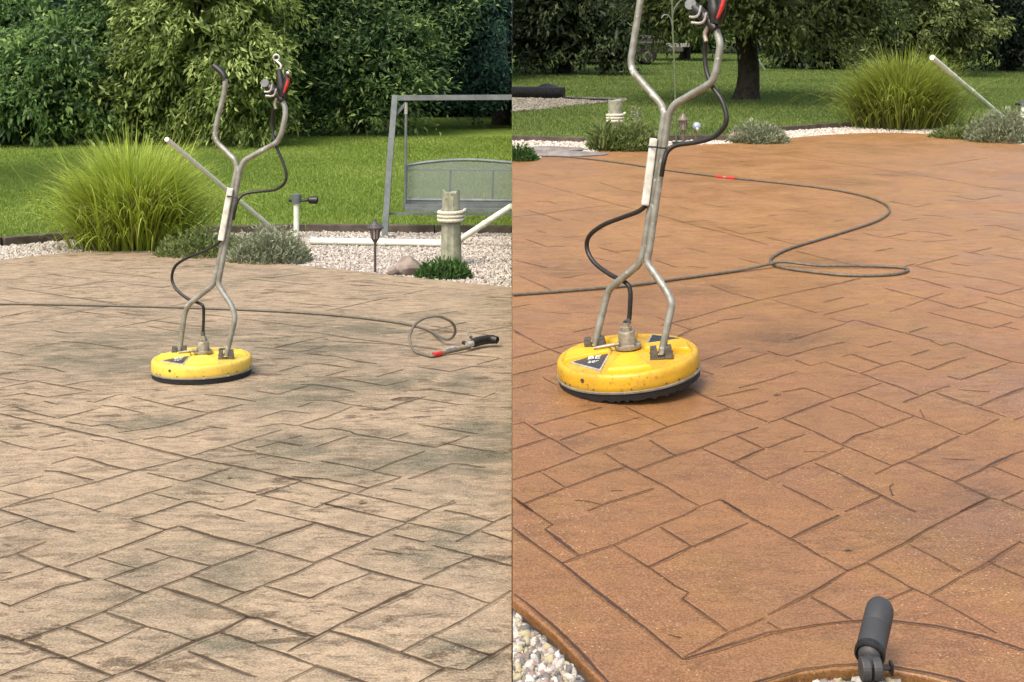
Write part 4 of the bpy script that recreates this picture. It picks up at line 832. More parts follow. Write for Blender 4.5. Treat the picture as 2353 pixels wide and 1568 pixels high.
# ------------------------------------------------------------------ surface cleaners
def cleaner(side, cpx, cpy, rpx, yel, label, tiltx, mp, tubes, hose1, hose2, sleeve, tr):
    c = G(cpx, cpy); d0 = c.y; R = rpx*KX/F*d0
    root = empty('surface_cleaner', c, label, 'surface cleaner', 'yellow surface cleaners')
    az = math.atan2(c.x, c.y)
    Rm = Matrix.Rotation(-az, 3, 'Z') @ Matrix.Rotation(R_(tiltx), 3, 'Y') @ Matrix.Rotation(R_(tr['fwd'])-math.atan(SLF if side == 'L' else -SRF), 3, 'X')
    lift = abs(math.sin(R_(tiltx)))*R*.8
    def T(q): return c+Vector((0, 0, lift))+Rm @ (Vector(q)*R)
    topz = lambda r: .340+.06*max(0, (1-r))
    # bristle skirt with ragged tips
    seg = 160; V = []; 
    for (r, z, j) in ((.975, .0, 1), (.985, .05, 0), (.99, .115, 0), (.94, .115, 0), (.93, .0, 1)):
        for k in range(seg):
            an = 2*math.pi*k/seg; V.append(T((r*math.cos(an), r*math.sin(an), z+(random.uniform(-.012, .02) if j else 0))))
    mb = MB(); mb.add(V, [(i*seg+k, i*seg+(k+1) % seg, (i+1)*seg+(k+1) % seg, (i+1)*seg+k) for i in range(4) for k in range(seg)]); mb.build('brush_skirt', M['bristle'], root, True)
    mb = MB(); mb.lathe([(.96, .108), (1.004, .108), (1.006, .112), (1.006, .134), (1.0, .138), (.96, .138)], 96, T); mb.build('trim_band', M['steel'], root, True)
    prof = [(.985, .132), (.992, .14), (.995, .2), (.992, .28), (.985, .325), (.968, .352), (.945, .364), (.915, .362), (.895, .345), (.87, .340), (.7, topz(.7)), (.5, topz(.5)), (.3, topz(.3)), (.1, topz(.1)), (.0005, topz(0))]
    mb = MB(); mb.lathe(prof, 96, T); deck = mb.build('deck', M['deck'+side], root, True)
    # raised pads pressed into the lid
    for an, r1, w1, r2, w2 in ((-88, .24, .10, .83, .30), (8, .24, .10, .87, .26), (97, .26, .09, .84, .27), (174, .22, .09, .88, .27)):
        ca, sa = math.cos(R_(an)), math.sin(R_(an)); V = []
        def pt(r, w_, z): return T((r*ca-w_*sa, r*sa+w_*ca, z))
        N = 6
        for ins, dz in ((0, -.01), (.0, .03), (.03, .062)):
            ring = [(r1+ins, -w1+ins*.6), (r1+ins, w1-ins*.6)]
            for k in range(N+1):
                w_ = (w2-ins)*(1-2*k/N); ring.append((math.sqrt((r2-ins)**2-w_**2*.45), w_))
            V += [pt(r, w_, topz(math.hypot(r, w_))+dz) for r, w_ in ring]
        n = N+3; Fc = [(i*n+k, i*n+(k+1) % n, (i+1)*n+(k+1) % n, (i+1)*n+k) for i in range(2) for k in range(n)]+[tuple(2*n+k for k in range(n))]
        mb = MB(); mb.add(V, Fc); mb.build('raised_pad', yel, deck, True)
    # rivets and a small port round the side
    for an in (-150, -143, -118, -88, -60, -48, -20, 20, 70, 120, 165):
        ca, sa = math.cos(R_(an)), math.sin(R_(an)); mb = MB()
        mb.tube([T((.985*ca, .985*sa, .168)), T((1.006*ca, 1.006*sa, .168))], .012*R, 8); mb.build('rivet', M['bracket'], root)
    mb = MB(); ca, sa = math.cos(R_(-128)), math.sin(R_(-128)); mb.tube([T((.98*ca, .98*sa, .27)), T((1.0*ca, 1.0*sa, .27))], .03*R, 10); mb.build('side_port', M['bracket'], root)
    # badges
    def badge(pts, name, text):
        mb = MB(); n = len(pts); V = [T((x, y, topz(math.hypot(x, y))+dz)) for dz in (-.005, .016) for x, y in pts]
        mb.add(V, [tuple(range(n))[::-1], tuple(n+k for k in range(n))]+[(k, (k+1) % n, n+(k+1) % n, n+k) for k in range(n)])
        bo = mb.build(name, M['decal_edge'], root)
        cx, cy = sum(p_[0] for p_ in pts)/n, sum(p_[1] for p_ in pts)/n
        inn = [(cx+(x-cx)*.86, cy+(y-cy)*.86) for x, y in pts]; mb = MB()
        mb.add([T((x, y, topz(math.hypot(x, y))+.019)) for x, y in inn], [tuple(range(n))]); mb.build('badge_face', M['decal'], bo)
        for (s_, sz, ox, oy, rot) in text:
            cu = bpy.data.curves.new('lettering', 'FONT'); cu.body = s_; cu.size = sz; cu.extrude = .002; cu.align_x = 'CENTER'; cu.resolution_u = 2; cu.offset = .008*sz
            to = bpy.data.objects.new('tmp', cu); COL.objects.link(to)
            dg = bpy.context.evaluated_depsgraph_get(); me = bpy.data.meshes.new_from_object(to.evaluated_get(dg)); COL.objects.unlink(to); bpy.data.objects.remove(to)
            for v_ in me.vertices:
                q = Matrix.Rotation(R_(rot), 3, 'Z') @ v_.co; x, y = ox+q.x, oy+q.y
                v_.co = T((x, y, topz(math.hypot(x, y))+.024+v_.co.z))
            link('lettering', me, M['decal_text'], bo)
    badge([(-.80, -.27), (-.24, .02), (-.33, -.80), (-.62, -.62)] if False else [(-.80, -.22), (-.20, .10), (-.36, -.72)], 'badge', [('BE', .18, -.46, -.24, -8), ('20"', .11, -.47, -.40, -8)])
    badge([(.28, .30), (.80, .52), (.36, .84)], 'badge', [])
    # swivel in the middle
    fz = topz(.1)
    cz = (.02, .10)
    def Tc(q): return T((q[0]+cz[0], q[1]+cz[1], q[2]))
    mb = MB(); mb.lathe([(.0, fz+.02), (.185, fz+.02), (.19, fz+.035), (.185, fz+.07), (.13, fz+.075), (.125, fz+.08), (.118, fz+.24), (.11, fz+.255), (.09, fz+.26), (.0, fz+.26)], 40, Tc)
    sw = mb.build('swivel', M['brass'], root, True)
    mb = MB(); mb.lathe([(.0, fz+.255), (.085, fz+.255), (.085, fz+.315), (.06, fz+.32), (.055, fz+.37), (.0, fz+.37)], 6, Tc); mb.build('hex_nut', M['brass'], sw)
    for k in range(4):
        an = R_(45+90*k); mb = MB(); mb.lathe([(0, 0), (.022, 0), (.022, .022), (0, .022)], 6, lambda q, an=an: Tc((q[0]+.155*math.cos(an), q[1]+.155*math.sin(an), q[2]+fz+.065))); mb.build('bolt', M['bracket'], sw)
    mb = MB(); A_, B_ = Tc((-.12, -.05, fz+.09)), T((-.46, .04, topz(.45)+.085))
    q = [A_.lerp(B_, t) for t in np.linspace(0, 1, 14)]; mb.tube(q, [R*(.018 if i < 3 else (.032 if i % 2 else .024) if i < 7 else .034-.001*i) for i in range(14)], 10); mb.build('grease_fitting', M['brass'], sw, True)
    # brackets
    pos = {}
    for nm, an, r in (('l', 143, .56), ('r', -38, .60)):
        x, y = r*math.cos(R_(an)), r*math.sin(R_(an)); z = topz(r)
        mb = MB()
        mb.box(T((x, y, z+.012)), .32*R, .15*R, .024*R, Rm)
        mb.box(T((x-.10, y, z+.09)), .11*R, .15*R, .15*R, Rm, .8); mb.box(T((x+.10, y, z+.09)), .11*R, .15*R, .15*R, Rm, .8)
        mb.tube([T((x-.16, y, z+.08)), T((x+.16, y, z+.08))], .016*R, 8)
        mb.build('bracket', M['bracket'], root, False, bevel=.003)
        pos[nm] = T((x, y, z+.06))
    # handle: two bent tubes that run together in the middle
    pa, pb = pos['l'], pos['r']; kd = (pa.y-pb.y)/(pa.x-pb.x)
    def axis(py): (x0, y0), (x1, y1) = tr['axis']; return x0+(x1-x0)*(py-y0)/(y1-y0)
    def D(px, py): return d0+(px-axis(py))*KX/F*d0*kd*.9
    def H(px, py, dd=0): return P(px, py, D(px, py)+dd)
    for i, pts in enumerate(tubes):
        q = [pos['lr'[i]]]+[H(*p_) for p_ in pts]
        hd = MB().tube(bend(q, .05*R/.26, 6), tr['r'], 14).build('handle_tube', M['steel'], root, True)
        if i == 0:
            g2 = [H(*mp(p_, 'a')) for p_ in ((517, 186), (515, 175), (506, 163), (491, 151))]
            MB().tube(smooth(g2, 4), tr['r']*1.15, 12).build('hand_grip', M['rubber'], hd, True)
    # collar where the tubes meet, top and bottom
    for (y_, nm) in ((tr['mid'][0], 'tie'), (tr['mid'][1], 'tie')):
        x_ = axis(y_)+tr['mid'][2]*(1 if y_ == tr['mid'][0] else 0)
    # cover and cable tie
    s0, s1, sw_ = sleeve
    dd = -.03
    A_, B_ = H(*s0, dd), H(*s1, dd); n = (B_-A_).normalized(); side_ = Vector((1, 0, 0)); side_ = (side_-n*side_.dot(n)).normalized(); fr = n.cross(side_)
    Mx = Matrix((side_, fr, n)).transposed()
    mb = MB(); mb.box((A_+B_)/2, sw_*KX/F*d0, .03, (B_-A_).length, Mx); mb.build('cover_sleeve', M['sleeve'], root, False, bevel=.006)
    tq = tr['tie']; q = [H(*p_, dd-.022) for p_ in tq]; MB().tube(q, .0035, 8).build('cable_tie', M['rubber'], root, True)
    # hoses
    st = Tc((0, 0, fz+.36))
    q = [st]+[H(x, y, dz) for x, y, dz in hose1]
    hp = smooth(q, 7); h1 = MB().tube(hp, tr['hr'], 12).build('short_hose', M['rubber'], root, True)
    MB().tube(hp[:6], tr['hr']*1.35, 12).build('ferrule', M['bracket'], h1, True)
    q = [H(x, y, dz) for x, y, dz in hose2]; MB().tube(smooth(q, 7), tr['hr'], 12).build('upper_hose', M['rubber'], root, True)
    # trigger gun clamped to the right grip
    rr = tr['r']
    def K(pts, rad, name, m, parent, dz=0, seg=12, n=4):
        q = [H(*mp(p_, 'b'), dz) for p_ in pts]
        q = smooth(q, n) if len(q) > 2 else q
        if isinstance(rad, (list, tuple)): rad = [float(np.interp(i/(len(q)-1), np.linspace(0, 1, len(rad)), rad))*rr for i in range(len(q))]
        else: rad = rad*rr
        return MB().tube(q, rad, seg).build(name, m, parent, True)
    gun = K([(647, 222), (648, 203), (645, 182), (641, 160)], (1.4, 1.9, 1.5, 1.0), 'trigger_gun', M['rubber'], root, -.01)
    K([(652, 222), (658, 200), (660, 182), (657, 160)], (1.0, 1.3, 1.0, .7), 'gun_grip', M['rubber'], gun, -.03)
    K([(652, 213), (659, 196), (663, 180)], (.35, .6, .5), 'trigger', M['red'], gun, -.06)
    gp_ = [(650, 231), (636, 216), (624, 204), (609, 192)]; K(gp_, (1.3, 1.65, 1.7, 1.65), 'hand_grip', M['rubber'], gun, -.01)
    A2 = H(*mp((609, 191), 'b'), -.03); B2 = H(*mp((611.5, 193.2), 'b'), -.012); MB().tube([A2+(A2-B2)*.2+Vector((0, -.006, 0)), B2], rr*1.55, 20).build('knob', M['knob'], gun, True)
    K([(626, 193), (623, 206), (617, 211), (608, 211)], .38, 'clamp', M['chrome'], gun, -.05)
    K([(635, 204), (631, 217), (624, 221), (611, 220)], .38, 'clamp', M['chrome'], gun, -.05)
    K([(644, 160), (646, 152), (642, 146), (636, 141)], .45, 'fitting', M['chrome'], gun, -.01)
    ce = H(*mp((635, 132.5), 'b'), -.01); rad = rr*1.1
    MB().tube([ce+Vector((rad*math.cos(t), 0, rad*math.sin(t))) for t in np.linspace(0, 2*math.pi, 18)], rr*.38, 8, False).build('eye_ring', M['chrome'], gun, True)
    K([(660, 167), (664, 169)], .6, 'screw', M['chrome'], gun, -.05)
    K([(634, 250), (632, 238), (638, 224)], .6, 'hose_fitting', M['brass'], gun, -.02)
    return root
def mpL(p_, w_): return p_
def mpR(p_, w_):
    k = 1.447
    return (1452+k*(p_[0]-496), 150+k*(p_[1]-310)) if w_ == 'a' else (1653+k*(p_[0]-655), 88+k*(p_[1]-245))
cleaner('L', 464, 861, 113.5, M['yellowL'], 'yellow round surface cleaner with bent steel handle on the dirty beige patio', 0, mpL,
    [[(424, 722), (433, 700), (491, 655), (498, 628), (545, 385), (540, 368), (496, 325), (494, 298), (516, 212), (518, 182)],
     [(541, 730), (533, 704), (501, 655), (506, 628), (553, 385), (562, 368), (636, 328), (645, 312), (656, 268), (655, 243), (643, 226)]],
    [(467, 755, .02), (468, 722, .02), (466, 703, .01), (452, 695, .02), (430, 686, .03), (405, 665, .05), (395, 640, .06), (403, 612, .05), (430, 593, .02), (470, 577, 0), (500, 560, -.03), (508, 545, -.02)],
    [(536, 505, -.03), (541, 478, -.04), (548, 458, -.03), (565, 445, 0), (600, 440, .02), (635, 435, .02), (655, 418, .02), (657, 395, .02), (648, 368, .02), (636, 340, .02), (628, 312, .03), (625, 280, .03), (629, 252, .01), (634, 240, 0)],
    ((530, 433), (508, 553), 14), {'axis': ((467, 800), (575, 290)), 'r': .0128, 'fwd': 0, 'hr': .0072, 'mid': (380, 650, 0), 'tie': [(522, 451), (534, 452), (547, 455)]})
cleaner('R', 1447, 884, 164.5, M['yellowR'], 'scuffed yellow surface cleaner with black badge on the clean orange patio', -6.0, mpR,
    [[(1392, 688), (1400, 664), (1470, 607), (1480, 575), (1527, 262), (1520, 240), (1454, 165), (1449, 142), (1470, 10), (1476, -25)],
     [(1545, 700), (1534, 672), (1486, 603), (1492, 575), (1537, 262), (1549, 240), (1636, 190), (1645, 165), (1656, 100), (1645, 68), (1625, 47)]],
    [(1445, 735, .02), (1448, 700, .02), (1448, 668, .02), (1438, 650, .02), (1400, 630, .04), (1365, 603, .06), (1349, 572, .07), (1354, 543, .06), (1385, 518, .03), (1430, 500, 0), (1465, 487, -.03), (1483, 474, -.03)],
    [(1520, 405, -.03), (1525, 375, -.04), (1534, 348, -.03), (1555, 334, -.01), (1600, 327, .01), (1640, 315, .02), (1665, 290, .02), (1669, 265, .02), (1658, 230, .02), (1638, 200, .02), (1624, 165, .03), (1620, 130, .03), (1621, 100, .02), (1630, 60, 0)],
    ((1502, 318), (1482, 472), 17), {'axis': ((1450, 800), (1556, 140)), 'r': .0145, 'fwd': 1.5, 'hr': .0095, 'mid': (250, 600, 0), 'tie': [(1490, 337), (1505, 338), (1530, 341)]})

# ------------------------------------------------------------------ hoses on the ground
def ground_path(pts, r):
    out = []
    for p_ in pts:
        q = G(p_[0], p_[1]); q.z += r+(p_[2] if len(p_) > 2 else 0)+.002; out.append(q)
    return out
r_ = .0075
q = ground_path([(-60, 702), (60, 702), (200, 704.5), (400, 709.5), (600, 717), (720, 724), (820, 733), (900, 743), (945, 751), (985, 763)], r_)
q[0].x = q[0].x
dl = [(1012, 775, 6.72), (1030, 780, 6.66), (1042, 772, 6.64), (1046, 757, 6.62), (1038, 741, 6.6), (1018, 730, 6.58), (998, 727, 6.56), (972, 733, 6.54), (952, 748, 6.5), (942, 770, 6.46), (944, 791, 6.42), (953, 807, 6.40), (970, 818, 6.38)]
loop = [P(*t) for t in dl]; loop = [Vector((v_.x, v_.y, max(v_.z, gz(v_.x, v_.y)+r_+.002))) for v_ in loop]
end = ground_path([(990, 823), (1003, 821.5)], r_)
hl = MB().tube(smooth(q+loop+end, 8), r_, 10).build('pressure_hose', M['hoseL'], None, True, q[0]); tag(hl, 'thin brown hose crossing the beige patio and looping near its end', 'hose')
A_ = ground_path([(995, 822), (1004, 821), (1014, 818.5)], .012)
wr = empty('spray_wand', A_[0], 'short spray lance with black grip lying at the hose end on the beige patio', 'spray lance')
MB().tube(smooth(A_, 4), .013, 12).build('red_connector', M['red'], wr, True)
q = ground_path([(1014, 818.5), (1030, 816, .004), (1060, 811, .008), (1080, 807, .01)], .010); MB().tube(smooth(q, 4), .010, 12).build('lance_tube', M['hoseL'], wr, True)
q = ground_path([(1024, 812.5, .010), (1046, 808.5, .010)], .008); MB().tube(q, [.009, .012], 12).build('silver_fitting', M['chrome'], wr, True)
q = ground_path([(1064, 804, .02), (1078, 806, .015), (1100, 801, .02), (1125, 797.5, .022), (1140, 798, .02), (1146, 798.5, .018)], .016)
MB().tube(smooth(q, 4), [.010]*3+[.014]*3+[.024]*9+[.021]*3+[.017, .012, .006], 14).build('hand_grip', M['rubber'], wr, True)
q = ground_path([(1073, 808, .02), (1086, 806, .022)], .012); MB().tube(q, .016, 12).build('collar', M['chrome'], wr, True)
q = ground_path([(1082, 801, .05), (1073, 794, .075)], .006); MB().tube(q, [.010, .006], 8).build('trigger', M['brass'], wr, True)

r_ = .0082
ptsR = [(1200, 363), (1270, 361), (1340, 366), (1450, 380), (1530, 393), (1640, 407), (1700, 413.5), (1800, 424), (1900, 436.5), (1980, 452), (2030, 470), (2044, 486), (2034, 500), (2000, 517), (1900, 549), (1820, 573), (1782, 590), (1770, 604), (1790, 618, .004), (1850, 627, 0), (1950, 637), (2040, 636), (2080, 629), (2084, 622), (2050, 617.5, 0), (1960, 616.5, .004), (1880, 617, .006), (1800, 614, .02), (1760, 618, .012), (1690, 627), (1560, 645), (1450, 660), (1300, 673), (1178.6, 682)]
q = smooth(ground_path(ptsR, r_), 8); q = [v_ for v_ in q if v_.x > .004]
hr = MB().tube(q, r_, 10).build('pressure_hose', M['hoseR'], None, True, q[0]); tag(hr, 'long grey hose winding over the orange patio with a folded bight', 'hose')
q = ground_path([(1646, 408.2), (1663, 410)], r_); MB().tube(q, r_*1.5, 12).build('red_coupling', M['red'], hr, True)
q = ground_path([(1668, 410.4), (1690, 412.6)], r_); MB().tube(q, r_*1.5, 12).build('red_coupling', M['red'], hr, True)
q = ground_path([(1662, 410), (1669, 410.6)], r_); MB().tube(q, r_*1.2, 12).build('metal_joint', M['brass'], hr, True)

# ------------------------------------------------------------------ garden swing (left yard)
D0 = 12.4
rt = empty('garden_swing', P(886, 540, D0), 'grey metal garden swing with mesh bench seat on the bright lawn', 'garden swing')
sq = lambda pts, r, nm, m=M['swing'], par=rt: MB().tube(pts, r, 4, True, math.pi/4).build(nm, m, par)
XE = 1176.2
sq([P(908, 219, D0), P(895, 380, D0-.1), P(884, 541, D0-.2)], .040, 'front_leg')
sq([P(908, 222, D0+.02), P(915, 380, D0+.7), P(922, 505, D0+1.4)], .04, 'rear_leg') if False else None
sq([P(902, 225, D0), P(XE, 223.5, D0)], .036, 'top_beam')
sq([P(911, 262, D0), P(934, 236, D0)], .022, 'brace')
sq([P(889, 491, D0-.1), P(XE, 493, D0-.1)], .016, 'lower_rail')
MB().tube([P(933, 236, D0), P(933, 262, D0)], .018, 8).build('hook', M['chrome'], rt, True)
MB().tube([P(933, 258, D0), P(932, 380, D0), P(931, 470, D0)], .014, 8).build('hanger', M['swing'], rt, True)
seat = MB(); 
fr = MB(); Db = D0+.1
top = [P(935, 380, Db), P(980, 373, Db), P(1040, 368, Db), (P(1100, 368, Db)), P(XE, 374, Db)]
fr.tube(smooth(top, 4), .016, 8); fr.tube([P(934, 378, Db), P(930, 480, Db)], .016, 8)
fr.tube([P(935, 390, Db), P(XE, 390, Db)], .009, 8); fr.tube([P(931, 459, Db), P(XE, 461, Db)], .020, 8)
for px in (1034, 1132): fr.tube([P(px+1, 390, Db), P(px-1, 459, Db)], .012, 8)
fr.build('seat_frame', M['swing'], rt, True)
s = NT('sheer_mesh_fabric'); s.set((.24, .28, .25, 1), .8)
tb = s.n('BsdfTransparent'); mx = s.n('MixShader'); mx.inputs[0].default_value = .40
s.l(tb.outputs[0], mx.inputs[1]); s.l(s.b.outputs[0], mx.inputs[2]); s.l(mx.outputs[0], s.out.inputs[0]); M['mesh'] = s.m
mb = MB(); a4 = [P(936, 382, Db-.01), P(1040, 371, Db-.01), P(XE, 377, Db-.01), P(XE, 459, Db-.01), P(932, 458, Db-.01)]
n = len(a4); mb.add(a4+[q_+Vector((0, .004, 0)) for q_ in a4], [tuple(range(n)), tuple(range(2*n-1, n-1, -1))]+[(k, k+n, (k+1) % n+n, (k+1) % n) for k in range(n)]); mb.build('back_panel', M['mesh'], rt)
for k, (y0, dz) in enumerate(((466, 0), (474, -.15), (482, -.3))):
    mb = MB(); mb.tube([P(931, y0, Db+dz), P(XE, y0+1, Db+dz)], .022, 4, True, math.pi/4); mb.build('seat_slat', M['swing'], rt)

# ------------------------------------------------------------------ roped posts
def bollard(px, base, top, wpx, rope, label, notch):
    c = G(px, base); d = c.y; r = wpx/2*KX/F*d; h = (base-top)*KY/F*d
    rt = empty('mooring_post', c, label, 'post', 'roped wooden posts')
    seg = 20; V = []; rows = 9
    for i in range(rows+1):
        t = i/rows
        for k in range(seg):
            an = 2*math.pi*k/seg; rr = r*(1.06-.22*t*(1 if notch else .1))*(1+.03*math.sin(3*an+1))*(1-(.16 if notch and abs(((an+math.pi/2) % (2*math.pi))-.1) < .2 else 0))
            V.append(c+Vector((rr*math.cos(an), rr*math.sin(an), -.05+(h+.05)*t+(random.uniform(-.012, .012)+(.012*math.cos(2*an)) if i == rows else 0))))
    mb = MB(); mb.add(V, [(i*seg+k, i*seg+(k+1) % seg, (i+1)*seg+(k+1) % seg, (i+1)*seg+k) for i in range(rows) for k in range(seg)]+[tuple(rows*seg+k for k in range(seg))])
    mb.build('wooden_post', M['wood'], rt, True)
    y0, y1, nr = rope; rr = (y1-y0)*KY/F*d/nr/2*.92
    mb = MB()
    for k in range(nr):
        z = (base-(y0+y1)/2)*KY/F*d+(k-(nr-1)/2)*rr*2
        mb.tube([c+Vector(((r*1.0+rr)*math.cos(t), (r*1.0+rr)*math.sin(t), z+rr*.7*t/6.28+rr*.12*math.sin(22*t))) for t in np.linspace(0, 2*math.pi, 64)], rr*1.02, 8)
    mb.tube([c+Vector((r+rr, -r*.3, z+rr)), c+Vector((r+rr*2.2, -r*.5, z+rr*2.2)), c+Vector((r+rr, -r*.7, z+rr*1.2))], rr*.7, 8)
    mb.build('rope', M['rope'], rt, True)
bollard(1036, 606, 440, 47, (484, 512, 3), 'weathered wooden post wrapped in white rope on the pinkish gravel', True)
bollard(1413, 332, 231, 30, (262, 284, 3), 'flat topped wooden post wrapped in white rope behind the leafy bush', False)

# ------------------------------------------------------------------ path lanterns
def lantern(px, base, eave, bot, tip, wpx, m, label, stake, feet=False):
    c = G(px, base); d = c.y; u = KX/F*d
    def z(py): return (base-py)*KY/F*d
    rt = empty('path_lantern', c, label, 'path light', 'garden path lanterns')
    MB().tube([c+Vector((0, 0, -.05)), c+Vector((0, 0, z(bot)))], stake, 10).build('stake', m, rt, True)
    W = wpx/2*u; T = lambda q: c+q
    h = z(eave)-z(bot)
    MB().lathe([(0, z(bot)-.01), (stake*1.3, z(bot)-.005), (W*.42, z(bot)+h*.18), (W*.45, z(bot)+h*.22), (0, z(bot)+h*.22)], 8, T).build('lamp_base', m, rt)
    MB().lathe([(W*.36, z(bot)+h*.2), (W*.56, z(eave)-.004)], 8, T).build('glass', M['frost'], rt)
    mb = MB()
    for k in range(8):
        an = 2*math.pi*k/8+.2; ca, sa = math.cos(an), math.sin(an)
        mb.tube([c+Vector((W*.40*ca, W*.40*sa, z(bot)+h*.18)), c+Vector((W*.62*ca, W*.62*sa, z(eave)))], W*.055, 6)
    mb.build('cage', m, rt)
    hr_ = z(tip)-z(eave)
    MB().lathe([(0, z(eave)-.006), (W*.98, z(eave)-.006), (W*1.0, z(eave)+.002), (W*.55, z(eave)+hr_*.32), (W*.26, z(eave)+hr_*.62), (W*.10, z(eave)+hr_*.74), (W*.13, z(eave)+hr_*.85), (W*.02, z(tip))], 16, T).build('roof', m, rt, True)
    if feet: MB().box(c+Vector((0, -.03, .012)), .26, .1, .03).build('base_block', M['rubber'], rt, False, bevel=.004)
lantern(862, 624, 523, 556, 502, 40, M['lantern'], 'dark lantern path light on a thin stake in the pinkish gravel', .010)
lantern(1570, 331, 276, 304, 255, 30, M['lanternR'], 'bronze pagoda path light on a post behind the orange patio', .016, True)

# ------------------------------------------------------------------ white pipes
def pipe(p0, p1, r, label, group='white plastic pipes'):
    o = MB().tube([p0, p0.lerp(p1, .5), p1], r, 14).build('white_pipe', M['white'], None, True, p0)
    mb = MB(); a_ = p0.lerp(p1, .49); b_ = p0.lerp(p1, .52); mb.tube([a_, b_], r*1.15, 14); mb.build('coupler', M['white'], o, True)
    tag(o, label, 'pipe', group); return o
q = G(640, 541); q.z += .02; pipe(q, P(383, 320, 10.0), .019, 'slanting white pipe leaning over the bright ornamental grass')
q = G(715, 559); q2 = G(1043, 565); q.z += .0; q2.z += .02; q.z += .02; pipe(q, q2, .032, 'white pipe lying flat on the pinkish gravel')
q = G(1052, 558); q.z += .015; pipe(q, P(1175.5, 474, 11.2), .028, 'white pipe rising to the right behind the roped post in the gravel')
q = G(2314, 278); pipe(q, P(2142, 132, 15.6), .033, 'slanting white pipe right of the big grass clump behind the orange patio')

# hose bib posts
def bib(px, base, top, label):
    c = G(px, base); d = c.y; u = KX/F*d; h = (base-top)*KY/F*d
    rt = empty('sprinkler_post', c, label, 'sprinkler', None)
    MB().tube([c+Vector((0, 0, -.05)), c+Vector((0, 0, h*.84))], .028 if px < 1176 else .03, 12).build('white_post', M['white'], rt, True)
    zt = h*.88
    MB().tube([c+Vector((0, 0, h*.80)), c+Vector((0, 0, h*1.03))], [.045, .05], 12).build('sprinkler_head', M['swing'], rt, True)
    MB().tube([c+Vector((-17*u, 0, zt)), c+Vector((0, 0, zt-.01)), c+Vector((26*u, 0, zt)), c+Vector((30*u, 0, zt)), c+Vector((48*u, 0, zt)), c+Vector((50*u, 0, zt))], [.018, .012, .014, .035, .04, .02], 10).build('sprinkler_arm', M['rubber'], rt, True)
bib(681, 541, 449, 'white post with a black armed sprinkler beside the silvery bush')
bib(2351, 290, 232, 'white post with dark arm cut by the right edge behind the orange patio')

# rocks, flagstones, reflector light, hook, pipe, stake
def rock(px, py, sx, sy, sz, m, label, name='rock', seed=0):
    c = G(px, py); bm = bmesh.new(); bmesh.ops.create_icosphere(bm, subdivisions=3, radius=1)
    rs = random.Random(seed); pl_ = [(Vector((rs.uniform(-1, 1), rs.uniform(-1, 1), rs.uniform(-.3, 1))).normalized(), rs.uniform(.55, .85)) for _ in range(9)]
    for v_ in bm.verts:
        for n_, dd in pl_:
            k = v_.co.dot(n_)
            if k > dd: v_.co -= n_*(k-dd)*.9
        v_.co = Vector((v_.co.x*sx, v_.co.y*sy, v_.co.z*sz))+c+Vector((0, 0, sz*.45))
    me = bpy.data.meshes.new(name); bm.to_mesh(me); bm.free()
    return tag(link(name, me, m, None, False, c), label, 'rock' if name == 'rock' else 'flagstone')
rock(940, 626, .13, .10, .09, M['rockL'], 'angular brown rock on the gravel left of the roped post', seed=3)
rock(905, 628, .06, .05, .04, M['rockL'], 'small reddish rock left of the angular brown rock', seed=8)
rock(1706, 326, .17, .12, .10, M['rockL'], 'dull brown rock at the left foot of the low pale mound', seed=5)
rock(1306, 355, .45, .28, .030, M['slate'], 'nearer flat flagstone in the white gravel by the orange patio', 'flagstone', 4)
rock(1262, 345, .42, .26, .030, M['slate'], 'farther flat flagstone in the white gravel by the orange patio', 'flagstone', 9)
c = G(1600, 330); d = c.y; rt = empty('solar_light', c, 'small round blue grey light on a thin stake beside the bronze path light', 'garden light')
MB().tube([c+Vector((0, 0, -.04)), P(1599, 296, d)], .011, 8).build('stake', M['lanternR'], rt, True)
ce = P(1601, 290, d); R0 = 9.5*KX/F*d
dr = Vector((-.15, -.8, .35)).normalized(); e1 = dr.cross(Vector((0, 0, 1))).normalized(); e2 = e1.cross(dr)
fT = lambda q: ce+e1*q[0]+e2*q[1]+dr*q[2]
MB().lathe([(0, -.05), (R0*.8, -.045), (R0, -.01), (R0*1.02, .01), (R0*.9, .02), (R0*.5, .028), (0, .03)], 24, fT).build('lamp_head', M['blue_glass'], rt, True)
MB().lathe([(0, .02), (.022, .03), (.018, .055), (0, .06)], 12, lambda q: P(1600, 296, d)+Vector((q[0], -.03-q[2], q[1]))).build('bulb', M['chrome'], rt, True)
# shepherd hook: thin green rod
c = G(1554, 326); d = c.y
rt = empty('plant_hook', c, 'thin green metal rod standing tall behind the bronze path light', 'plant hook')
MB().tube([c+Vector((0, 0, -.05)), P(1550, 150, d), P(1546, 70, d), P(1543, -60, d)], .011, 8).build('rod', M['green_metal'], rt, True)
MB().tube(smooth([P(1545, 60, d), P(1541, 42, d), P(1532, 34, d), P(1524, 36, d), P(1520, 42, d)], 5), .008, 8).build('hook', M['swing'], rt, True)
MB().tube(smooth([P(1545, 40, d), P(1550, 20, d), P(1560, 5, d), P(1572, -4, d)], 5), .007, 8).build('hook', M['swing'], rt, True)
